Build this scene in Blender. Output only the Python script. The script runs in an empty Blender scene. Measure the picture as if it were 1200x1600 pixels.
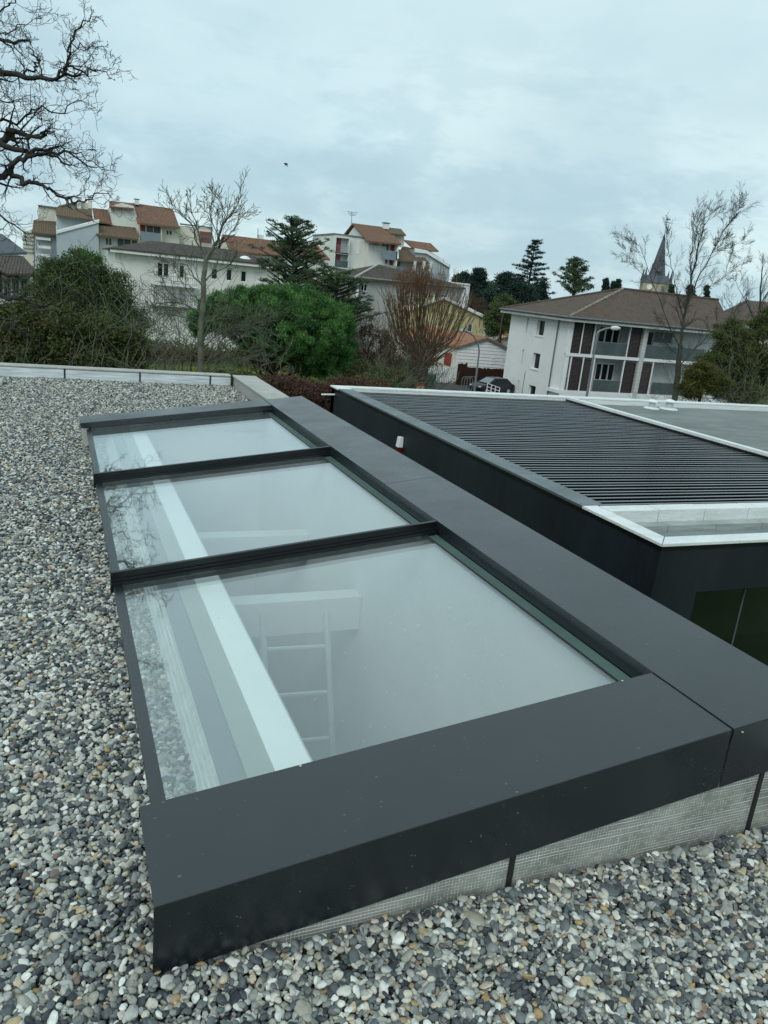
import bpy, math, random
import numpy as np
from mathutils import Vector, Matrix

# ------------------------------------------------------------------ camera, sky, sun, exposure
F_PX, PITCH, YAW, ROLL, CAM_H = 1210.28, 0.281999, 0.411712, 0.100, 1.6
cyw, syw, cpt, spt = math.cos(YAW), math.sin(YAW), math.cos(PITCH), math.sin(PITCH)
FWD = np.array([syw*cpt, cyw*cpt, -spt]); RT0 = np.array([cyw, -syw, 0.0]); UP0 = np.cross(RT0, FWD)
RT = RT0*math.cos(ROLL) + UP0*math.sin(ROLL); UP = UP0*math.cos(ROLL) - RT0*math.sin(ROLL)
CAM = np.array([0, 0, CAM_H])
scene = bpy.context.scene
cam_data = bpy.data.cameras.new('camera'); cam = bpy.data.objects.new('camera', cam_data)
scene.collection.objects.link(cam); scene.camera = cam
cam_data.sensor_fit = 'VERTICAL'; cam_data.sensor_height = 32.0; cam_data.lens = 32.0*F_PX/1600.0
cam_data.clip_start = 0.05; cam_data.clip_end = 3000
M4 = Matrix(((RT[0], UP[0], -FWD[0], 0), (RT[1], UP[1], -FWD[1], 0), (RT[2], UP[2], -FWD[2], CAM_H), (0, 0, 0, 1)))
cam.matrix_world = M4

SUN_EL, SUN_AZ = math.radians(42), math.radians(222)      # azimuth clockwise from +Y
world = bpy.data.worlds.new('World'); scene.world = world; world.use_nodes = True
wn, wl = world.node_tree.nodes, world.node_tree.links
wn.clear()
def wnode(t, **k):
    n = wn.new(t)
    for a, b in k.items(): setattr(n, a, b)
    return n
sky = wnode('ShaderNodeTexSky', sky_type='NISHITA', sun_disc=False, sun_elevation=SUN_EL, sun_rotation=SUN_AZ)
tc = wnode('ShaderNodeTexCoord')
sep = wnode('ShaderNodeSeparateXYZ'); wl.new(tc.outputs['Generated'], sep.inputs[0])
def wmath(op, a, b=None, c=None, clamp=False):
    n = wnode('ShaderNodeMath', operation=op, use_clamp=clamp)
    for i, v in enumerate((a, b, c)):
        if v is None: continue
        if isinstance(v, (int, float)): n.inputs[i].default_value = v
        else: wl.new(v, n.inputs[i])
    return n.outputs[0]
zc = wmath('MAXIMUM', sep.outputs[2], 0.0)
den = wmath('ADD', zc, 0.22)
px_ = wmath('DIVIDE', sep.outputs[0], den); py_ = wmath('DIVIDE', sep.outputs[1], den)
comb = wnode('ShaderNodeCombineXYZ'); wl.new(px_, comb.inputs[0]); wl.new(py_, comb.inputs[1])
def wnoise(scale, detail, rough, dist=0.0, vec=None, off=(0, 0, 0), sc=(1, 1, 1)):
    mp = wnode('ShaderNodeMapping'); mp.inputs['Location'].default_value = off; mp.inputs['Scale'].default_value = sc
    mp.inputs['Rotation'].default_value = (0, 0, 0.4)
    wl.new(vec or comb.outputs[0], mp.inputs[0])
    n = wnode('ShaderNodeTexNoise'); n.inputs['Scale'].default_value = scale
    n.inputs['Detail'].default_value = detail; n.inputs['Roughness'].default_value = rough; n.inputs['Distortion'].default_value = dist
    wl.new(mp.outputs[0], n.inputs['Vector']); return n.outputs[0]
def wramp(v, a, b):
    r = wnode('ShaderNodeMapRange'); r.interpolation_type = 'SMOOTHSTEP'
    wl.new(v, r.inputs[0]); r.inputs[1].default_value = a; r.inputs[2].default_value = b; return r.outputs[0]
n1 = wnoise(2.3, 9, 0.56, 0.2, vec=tc.outputs['Generated'], off=(3.1, 1.7, 0.8), sc=(1.0, 1.0, 2.4))
n2 = wnoise(6.5, 8, 0.58, 0.25, vec=tc.outputs['Generated'], off=(7.3, 4.2, 0.3), sc=(1.0, 1.0, 2.6))
n3 = wnoise(0.33, 3, 0.5, 0.0, off=(1.0, 9.0, 0))
def wmix(f, a, b):
    m = wnode('ShaderNodeMix', data_type='RGBA')
    if isinstance(f, float): m.inputs[0].default_value = f
    else: wl.new(f, m.inputs[0])
    for s, v in ((6, a), (7, b)):
        if isinstance(v, tuple): m.inputs[s].default_value = (*v, 1)
        else: wl.new(v, m.inputs[s])
    return m.outputs[2]
K = 10.0                                                   # the background strength is 0.1
pale, grey, blue = (0.72*K, 0.92*K, 0.95*K), (0.44*K, 0.63*K, 0.72*K), (0.50*K, 0.74*K, 0.87*K)
low = wmath('SUBTRACT', 1.0, wramp(zc, 0.05, 0.38))       # clouds have more relief low down
cl = wmath('MULTIPLY', wramp(n1, 0.42, 0.60), wmath('ADD', wmath('MULTIPLY', low, 0.70), 0.05))
cl2 = wmath('MULTIPLY', wramp(n2, 0.46, 0.60), wmath('MULTIPLY', low, 0.60))
col = wmix(wmath('MULTIPLY', wramp(n3, 0.40, 0.64), 0.45), pale, blue)
col = wmix(cl, col, grey); col = wmix(cl2, col, grey)
brk = wmath('MULTIPLY', wramp(n2, 0.50, 0.40), wmath('MULTIPLY', low, 0.30))
col = wmix(brk, col, (0.76*K, 0.91*K, 0.93*K))
col = wmix(0.90, sky.outputs[0], col)
bg = wnode('ShaderNodeBackground'); bg.inputs[1].default_value = 0.1; wl.new(col, bg.inputs[0])
wo = wnode('ShaderNodeOutputWorld'); wl.new(bg.outputs[0], wo.inputs[0])

sd = bpy.data.lights.new('sun', 'SUN'); sd.energy = 1.35; sd.angle = math.radians(28); sd.color = (1.0, 0.975, 0.93)
sun = bpy.data.objects.new('sun', sd); scene.collection.objects.link(sun)
sdir = Vector((math.sin(SUN_AZ)*math.cos(SUN_EL), math.cos(SUN_AZ)*math.cos(SUN_EL), math.sin(SUN_EL)))
sun.rotation_euler = sdir.to_track_quat('Z', 'Y').to_euler()
vs = scene.view_settings; vs.view_transform = 'Standard'; vs.look = 'None'; vs.exposure = 0.0; vs.gamma = 1.0; vs.use_curve_mapping = False
scene.cycles.use_denoising = True
scene.cycles.max_bounces = 8; scene.cycles.transparent_max_bounces = 16

# ------------------------------------------------------------------ helpers
def ray(x, y): return FWD + RT*((x-600)/F_PX) + UP*((800-y)/F_PX)
def at(x, y, Y): v = ray(x, y); return CAM + v*(Y/v[1])
def atx(x, y, X): v = ray(x, y); return CAM + v*(X/v[0])
def gz(x, y, z=-7.0): v = ray(x, y); return CAM + v*((z-CAM_H)/v[2])
def R(xl, xr, yt, yb, Y):
    ym, xm = (yt+yb)/2, (xl+xr)/2
    return (at(xl, ym, Y)[0], at(xr, ym, Y)[0], at(xm, yb, Y)[2], at(xm, yt, Y)[2])   # x0 x1 z0 z1
GROUND = -7.0
COL = scene.collection

SWAP = [False]                                # True while a wall that faces -X is being built (x,y swapped)
class MB:
    def __init__(s): s.v = []; s.f = []
    def quad(s, *p):
        b = len(s.v); s.v += [tuple(map(float, q)) for q in p]; s.f.append(tuple(range(b, b+len(p)))); return s
    def box(s, x0, x1, y0, y1, z0, z1):
        b = len(s.v)
        s.v += [(x, y, z) for z in (z0, z1) for x, y in ((x0, y0), (x1, y0), (x1, y1), (x0, y1))]
        s.f += [tuple(b+i for i in q) for q in ((3, 2, 1, 0), (4, 5, 6, 7), (0, 1, 5, 4), (1, 2, 6, 5), (2, 3, 7, 6), (3, 0, 4, 7))]
        return s
    def hexa(s, bot, top):                       # two quads, same winding, counter-clockwise from above
        b = len(s.v); s.v += [tuple(map(float, q)) for q in list(bot)+list(top)]; n = len(bot)
        s.f.append(tuple(b+i for i in range(n-1, -1, -1))); s.f.append(tuple(b+n+i for i in range(n)))
        for i in range(n): j = (i+1) % n; s.f.append((b+i, b+j, b+n+j, b+n+i))
        return s
    def prism(s, pts, Y, depth):                 # polygon (x,z) on plane Y, pushed back by depth
        a = [(x, Y, z) for x, z in pts]; c = [(x, Y+depth, z) for x, z in pts]
        b = len(s.v); n = len(a); s.v += [tuple(map(float, q)) for q in a+c]
        s.f.append(tuple(range(b, b+n))); s.f.append(tuple(b+n+i for i in range(n-1, -1, -1)))
        for i in range(n): j = (i+1) % n; s.f.append((b+j, b+i, b+n+i, b+n+j))
        return s
    def slab(s, pts, t):                         # polygon of 3D points made t thick downward
        lo = [(p[0], p[1], p[2]-t) for p in pts]; return s.hexa(lo, pts)
    def tube(s, pts, rad, sides=6, cap=True):
        pts = [Vector(p) for p in pts]; n = len(pts)
        if not hasattr(rad, '__len__'): rad = [rad]*n
        b = len(s.v); prev = None
        for i in range(n):
            d = (pts[min(i+1, n-1)]-pts[max(i-1, 0)]).normalized()
            if prev is None:
                a = Vector((0, 0, 1)) if abs(d.z) < .9 else Vector((1, 0, 0)); u = d.cross(a).normalized()
            else: u = (prev - d*prev.dot(d)).normalized()
            prev = u; w = d.cross(u)
            for k in range(sides):
                q = pts[i] + (u*math.cos(2*math.pi*k/sides)+w*math.sin(2*math.pi*k/sides))*rad[i]; s.v.append(tuple(q))
        for i in range(n-1):
            for k in range(sides):
                k2 = (k+1) % sides; s.f.append((b+i*sides+k, b+i*sides+k2, b+(i+1)*sides+k2, b+(i+1)*sides+k))
        if cap:
            s.f.append(tuple(b+k for k in range(sides-1, -1, -1))); s.f.append(tuple(b+(n-1)*sides+k for k in range(sides)))
        return s
    def lathe(s, c, prof, n=16, axis='z'):       # prof: (r, h)
        b = len(s.v)
        for r, h in prof:
            for k in range(n):
                a = 2*math.pi*k/n; u, w = r*math.cos(a), r*math.sin(a)
                s.v.append((c[0]+u, c[1]+w, c[2]+h) if axis == 'z' else ((c[0]+u, c[1]+h, c[2]+w) if axis == 'y' else (c[0]+h, c[1]+u, c[2]+w)))
        for i in range(len(prof)-1):
            for k in range(n): k2 = (k+1) % n; s.f.append((b+i*n+k, b+i*n+k2, b+(i+1)*n+k2, b+(i+1)*n+k))
        s.f.append(tuple(b+k for k in range(n-1, -1, -1))); s.f.append(tuple(b+(len(prof)-1)*n+k for k in range(n)))
        return s
    def build(s, name, mat, parent=None, loc=None, smooth=False, bevel=0, local=False):
        if SWAP[0]: s.v = [(p[1], -p[0], p[2]) for p in s.v]
        if local:
            me = bpy.data.meshes.new(name); me.from_pydata(s.v, [], s.f); me.update(); me.materials.append(mat)
            o = bpy.data.objects.new(name, me); COL.objects.link(o); o.parent = parent
            if bevel: m = o.modifiers.new('bevel', 'BEVEL'); m.width = bevel; m.segments = 2; m.limit_method = 'ANGLE'; m.angle_limit = math.radians(40)
            return o
        off = wloc(parent) if parent is not None else Vector((0, 0, 0))
        o0 = Vector(loc) if loc is not None else off
        me = bpy.data.meshes.new(name)
        me.from_pydata([(p[0]-o0.x, p[1]-o0.y, p[2]-o0.z) for p in s.v], [], s.f); me.update()
        if mat is not None: me.materials.append(mat)
        if smooth: me.polygons.foreach_set('use_smooth', [True]*len(me.polygons))
        o = bpy.data.objects.new(name, me); COL.objects.link(o)
        if parent is not None: o.parent = parent
        o.location = o0-off
        if bevel:
            m = o.modifiers.new('bevel', 'BEVEL'); m.width = bevel; m.segments = 2; m.limit_method = 'ANGLE'; m.angle_limit = math.radians(40)
        return o
def wloc(o):
    v = Vector((0, 0, 0))
    while o is not None: v += o.location; o = o.parent
    return v
def tag(o, label=None, cat=None, group=None, kind=None):
    if label: o['label'] = label
    if cat: o['category'] = cat
    if group: o['group'] = group
    if kind: o['kind'] = kind
    return o
def empty(name, loc, label, cat, group=None):
    o = bpy.data.objects.new(name, None); COL.objects.link(o); o.location = tuple(map(float, loc)); o.empty_display_size = .3
    return tag(o, label, cat, group)
def npmesh(name, V, Fc, mat, parent=None, loc=None, tone=None, smooth=False):
    """fast mesh from numpy arrays; Fc (n,3) or (n,4)"""
    off = wloc(parent) if parent is not None else Vector((0, 0, 0)); o0 = Vector(loc) if loc is not None else off
    V = np.asarray(V, np.float32) - np.array(o0, np.float32); Fc = np.asarray(Fc, np.int32); k = Fc.shape[1]
    me = bpy.data.meshes.new(name); me.vertices.add(len(V)); me.vertices.foreach_set('co', V.ravel())
    me.loops.add(Fc.size); me.loops.foreach_set('vertex_index', Fc.ravel())
    me.polygons.add(len(Fc)); me.polygons.foreach_set('loop_start', np.arange(0, Fc.size, k, dtype=np.int32))
    me.polygons.foreach_set('loop_total', np.full(len(Fc), k, np.int32))
    if tone is not None:
        a = me.attributes.new('tone', 'FLOAT', 'POINT'); a.data.foreach_set('value', np.asarray(tone, np.float32))
    me.update(calc_edges=True); me.materials.append(mat)
    if smooth: me.polygons.foreach_set('use_smooth', np.ones(len(Fc), bool))
    o = bpy.data.objects.new(name, me); COL.objects.link(o)
    if parent is not None: o.parent = parent
    o.location = o0-off
    return o

# ------------------------------------------------------------------ materials
def base_mat(name):
    m = bpy.data.materials.new(name); m.use_nodes = True; n = m.node_tree.nodes; l = m.node_tree.links
    return m, n, l, n['Principled BSDF']
def pm(name, c1, c2=None, scale=4.0, rough=.7, spec=.5, metal=0.0, bump=0.0, bscale=None, stretch=(1, 1, 1), detail=6, lo=.35, hi=.65, c3=None, s3=20, f3=.5, bdist=.02):
    m, n, l, b = base_mat(name)
    b.inputs['Roughness'].default_value = rough; b.inputs['Metallic'].default_value = metal; b.inputs['Specular IOR Level'].default_value = spec
    b.inputs['Base Color'].default_value = (*c1, 1)
    t = n.new('ShaderNodeTexCoord'); mp = n.new('ShaderNodeMapping'); mp.inputs['Scale'].default_value = stretch; l.new(t.outputs['Object'], mp.inputs[0])
    def noise(s, d=detail):
        q = n.new('ShaderNodeTexNoise'); q.inputs['Scale'].default_value = s; q.inputs['Detail'].default_value = d; q.inputs['Roughness'].default_value = .62
        l.new(mp.outputs[0], q.inputs['Vector']); return q.outputs[0]
    def rng(v, a, c, o=1.0):
        r = n.new('ShaderNodeMapRange'); l.new(v, r.inputs[0]); r.inputs[1].default_value = a; r.inputs[2].default_value = c; r.inputs[4].default_value = o; return r.outputs[0]
    def mix(f, a, c):
        x = n.new('ShaderNodeMix'); x.data_type = 'RGBA'; l.new(f, x.inputs[0])
        if isinstance(a, tuple): x.inputs[6].default_value = (*a, 1)
        else: l.new(a, x.inputs[6])
        x.inputs[7].default_value = (*c, 1); return x.outputs[2]
    if c2 is not None:
        out = mix(rng(noise(scale), lo, hi), c1, c2)
        if c3 is not None: out = mix(rng(noise(s3), .5, .75, f3), out, c3)
        l.new(out, b.inputs['Base Color'])
    if bump:
        bp = n.new('ShaderNodeBump'); bp.inputs['Strength'].default_value = bump; bp.inputs['Distance'].default_value = bdist
        l.new(noise(bscale or scale*4, 8), bp.inputs['Height']); l.new(bp.outputs[0], b.inputs['Normal'])
    return m
def tile_mat(name, c1, c2, c3, pitch=.22, axis=0, s=.8):
    """canal tiles: ribs down the slope, per-tile colour"""
    m, n, l, b = base_mat(name); b.inputs['Roughness'].default_value = .9
    t = n.new('ShaderNodeTexCoord'); sp = n.new('ShaderNodeSeparateXYZ'); l.new(t.outputs['Object'], sp.inputs[0])
    def ma(op, a, bb):
        q = n.new('ShaderNodeMath'); q.operation = op
        for i, v in enumerate((a, bb)):
            if isinstance(v, (int, float)): q.inputs[i].default_value = v
            else: l.new(v, q.inputs[i])
        return q.outputs[0]
    u = ma('MULTIPLY', sp.outputs[axis], 1/pitch); v = ma('MULTIPLY', sp.outputs[1-axis], 1/.38)
    cb = n.new('ShaderNodeCombineXYZ'); l.new(ma('FLOOR', u, 0), cb.inputs[0]); l.new(ma('FLOOR', v, 0), cb.inputs[1])
    wn_ = n.new('ShaderNodeTexWhiteNoise'); wn_.noise_dimensions = '2D'; l.new(cb.outputs[0], wn_.inputs[0])
    ns = n.new('ShaderNodeTexNoise'); ns.inputs['Scale'].default_value = s; ns.inputs['Detail'].default_value = 7; l.new(t.outputs['Object'], ns.inputs['Vector'])
    def mix(f, a, c):
        x = n.new('ShaderNodeMix'); x.data_type = 'RGBA'; l.new(f, x.inputs[0])
        for sl, vv in ((6, a), (7, c)):
            if isinstance(vv, tuple): x.inputs[sl].default_value = (*vv, 1)
            else: l.new(vv, x.inputs[sl])
        return x.outputs[2]
    c = mix(wn_.outputs[0], c1, c2); r = n.new('ShaderNodeMapRange'); l.new(ns.outputs[0], r.inputs[0]); r.inputs[1].default_value = .45; r.inputs[2].default_value = .68
    c = mix(r.outputs[0], c, c3); l.new(c, b.inputs['Base Color'])
    h = ma('ADD', ma('ABSOLUTE', ma('SINE', ma('MULTIPLY', u, math.pi), 0), 0), ma('MULTIPLY', ma('FRACT', v, 0), .5))
    bp = n.new('ShaderNodeBump'); bp.inputs['Strength'].default_value = 1.0; bp.inputs['Distance'].default_value = .10; l.new(h, bp.inputs['Height']); l.new(bp.outputs[0], b.inputs['Normal'])
    return m
def grid_mat(name, ground, line, step, width, u=0, v=2, rough=.6, metal=.0, ground2=None):
    m, n, l, b = base_mat(name); b.inputs['Roughness'].default_value = rough; b.inputs['Metallic'].default_value = metal
    t = n.new('ShaderNodeTexCoord'); sp = n.new('ShaderNodeSeparateXYZ'); l.new(t.outputs['Object'], sp.inputs[0])
    ns = n.new('ShaderNodeTexNoise'); ns.inputs['Scale'].default_value = 7; ns.inputs['Detail'].default_value = 5; l.new(t.outputs['Object'], ns.inputs['Vector'])
    def ma(op, a, bb=0.0):
        q = n.new('ShaderNodeMath'); q.operation = op
        for i, w in enumerate((a, bb)):
            if isinstance(w, (int, float)): q.inputs[i].default_value = w
            else: l.new(w, q.inputs[i])
        return q.outputs[0]
    wob = ma('MULTIPLY', ns.outputs[0], .010)
    a = ma('LESS_THAN', ma('FRACT', ma('MULTIPLY', ma('ADD', sp.outputs[u], wob), 1/step)), width)
    c = ma('LESS_THAN', ma('FRACT', ma('MULTIPLY', ma('ADD', sp.outputs[v], wob), 1/step)), width)
    n2 = n.new('ShaderNodeTexNoise'); n2.inputs['Scale'].default_value = 60; n2.inputs['Detail'].default_value = 3; l.new(t.outputs['Object'], n2.inputs['Vector'])
    r2 = n.new('ShaderNodeMapRange'); l.new(n2.outputs[0], r2.inputs[0]); r2.inputs[1].default_value = .40; r2.inputs[2].default_value = .60
    m3 = n.new('ShaderNodeMapping'); m3.inputs['Scale'].default_value = (3, 3, 90); l.new(t.outputs['Object'], m3.inputs[0]); n3_ = n.new('ShaderNodeTexNoise'); n3_.inputs['Scale'].default_value = 1; n3_.inputs['Detail'].default_value = 2; l.new(m3.outputs[0], n3_.inputs['Vector'])
    r4 = n.new('ShaderNodeMapRange'); l.new(n3_.outputs[0], r4.inputs[0]); r4.inputs[1].default_value = .42; r4.inputs[2].default_value = .62
    f = ma('MAXIMUM', ma('MULTIPLY', a, ma('MULTIPLY', r2.outputs[0], .55)), ma('MULTIPLY', c, ma('MAXIMUM', r4.outputs[0], ma('MULTIPLY', r2.outputs[0], .5))))  # streaky whitening along one set of wires paints glints into the colour
    x0 = n.new('ShaderNodeMix'); x0.data_type = 'RGBA'; r3 = n.new('ShaderNodeMapRange'); l.new(ns.outputs[0], r3.inputs[0]); r3.inputs[1].default_value = .4; r3.inputs[2].default_value = .62
    l.new(r3.outputs[0], x0.inputs[0]); x0.inputs[6].default_value = (*ground, 1); x0.inputs[7].default_value = (*(ground2 or ground), 1)
    x = n.new('ShaderNodeMix'); x.data_type = 'RGBA'; l.new(f, x.inputs[0]); l.new(x0.outputs[2], x.inputs[6]); x.inputs[7].default_value = (*line, 1)
    l.new(x.outputs[2], b.inputs['Base Color'])
    bp = n.new('ShaderNodeBump'); bp.inputs['Strength'].default_value = .5; bp.inputs['Distance'].default_value = .004; l.new(ma('ADD', f, ma('MULTIPLY', ns.outputs[0], 2.0)), bp.inputs['Height']); l.new(bp.outputs[0], b.inputs['Normal'])
    return m
def tone_mat(name, cols, rough=.85, itype='GEOMETRY', spec=.25, trans=0.0):
    m, n, l, b = base_mat(name); b.inputs['Roughness'].default_value = rough; b.inputs['Specular IOR Level'].default_value = spec
    a = n.new('ShaderNodeAttribute'); a.attribute_type = itype; a.attribute_name = 'tone'
    r = n.new('ShaderNodeValToRGB'); e = r.color_ramp.elements
    while len(e) < len(cols): e.new(.5)
    for i, (p, c) in enumerate(cols): e[i].position = p; e[i].color = (*c, 1)
    l.new(a.outputs['Fac'], r.inputs[0]); l.new(r.outputs[0], b.inputs['Base Color'])
    if trans:
        tr = n.new('ShaderNodeBsdfTranslucent'); l.new(r.outputs[0], tr.inputs[0]); mx = n.new('ShaderNodeMixShader'); mx.inputs[0].default_value = trans
        l.new(b.outputs[0], mx.inputs[1]); l.new(tr.outputs[0], mx.inputs[2]); l.new(mx.outputs[0], n['Material Output'].inputs[0])
    return m
def glass_mat(name, f0, tint, dirt=0.0):
    m, n, l, b = base_mat(name); n.remove(b)
    lw = n.new('ShaderNodeLayerWeight'); p = n.new('ShaderNodeMath'); p.operation = 'POWER'; l.new(lw.outputs['Facing'], p.inputs[0]); p.inputs[1].default_value = 4.0
    lw.inputs[0].default_value = .5
    ma = n.new('ShaderNodeMath'); ma.operation = 'MULTIPLY_ADD'; l.new(p.outputs[0], ma.inputs[0]); ma.inputs[1].default_value = 1-f0; ma.inputs[2].default_value = f0
    tr = n.new('ShaderNodeBsdfTransparent'); tr.inputs[0].default_value = (*tint, 1)
    gl = n.new('ShaderNodeBsdfAnisotropic'); gl.inputs['Roughness'].default_value = .0; gl.inputs[0].default_value = (.93, .97, .97, 1)
    mx = n.new('ShaderNodeMixShader'); l.new(ma.outputs[0], mx.inputs[0]); l.new(tr.outputs[0], mx.inputs[1]); l.new(gl.outputs[0], mx.inputs[2]); out = mx.outputs[0]
    if dirt:
        t = n.new('ShaderNodeTexCoord'); ns = n.new('ShaderNodeTexNoise'); ns.inputs['Scale'].default_value = 2.2; ns.inputs['Detail'].default_value = 9; ns.inputs['Roughness'].default_value = .7; l.new(t.outputs['Object'], ns.inputs['Vector'])
        r = n.new('ShaderNodeMapRange'); l.new(ns.outputs[0], r.inputs[0]); r.inputs[1].default_value = .35; r.inputs[2].default_value = .75; r.inputs[3].default_value = dirt*.6; r.inputs[4].default_value = dirt*1.6
        sk = n.new('ShaderNodeTexNoise'); sk.inputs['Scale'].default_value = 85; sk.inputs['Detail'].default_value = 2; l.new(t.outputs['Object'], sk.inputs['Vector'])
        s2 = n.new('ShaderNodeMapRange'); l.new(sk.outputs[0], s2.inputs[0]); s2.inputs[1].default_value = .73; s2.inputs[2].default_value = .76; s2.inputs[4].default_value = .55
        mxx = n.new('ShaderNodeMath'); mxx.operation = 'MAXIMUM'; l.new(r.outputs[0], mxx.inputs[0]); l.new(s2.outputs[0], mxx.inputs[1]); r = mxx
        df = n.new('ShaderNodeBsdfDiffuse'); df.inputs[0].default_value = (.55, .60, .60, 1); m2 = n.new('ShaderNodeMixShader')
        l.new(r.outputs[0], m2.inputs[0]); l.new(out, m2.inputs[1]); l.new(df.outputs[0], m2.inputs[2]); out = m2.outputs[0]
    l.new(out, n['Material Output'].inputs[0]); return m

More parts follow.
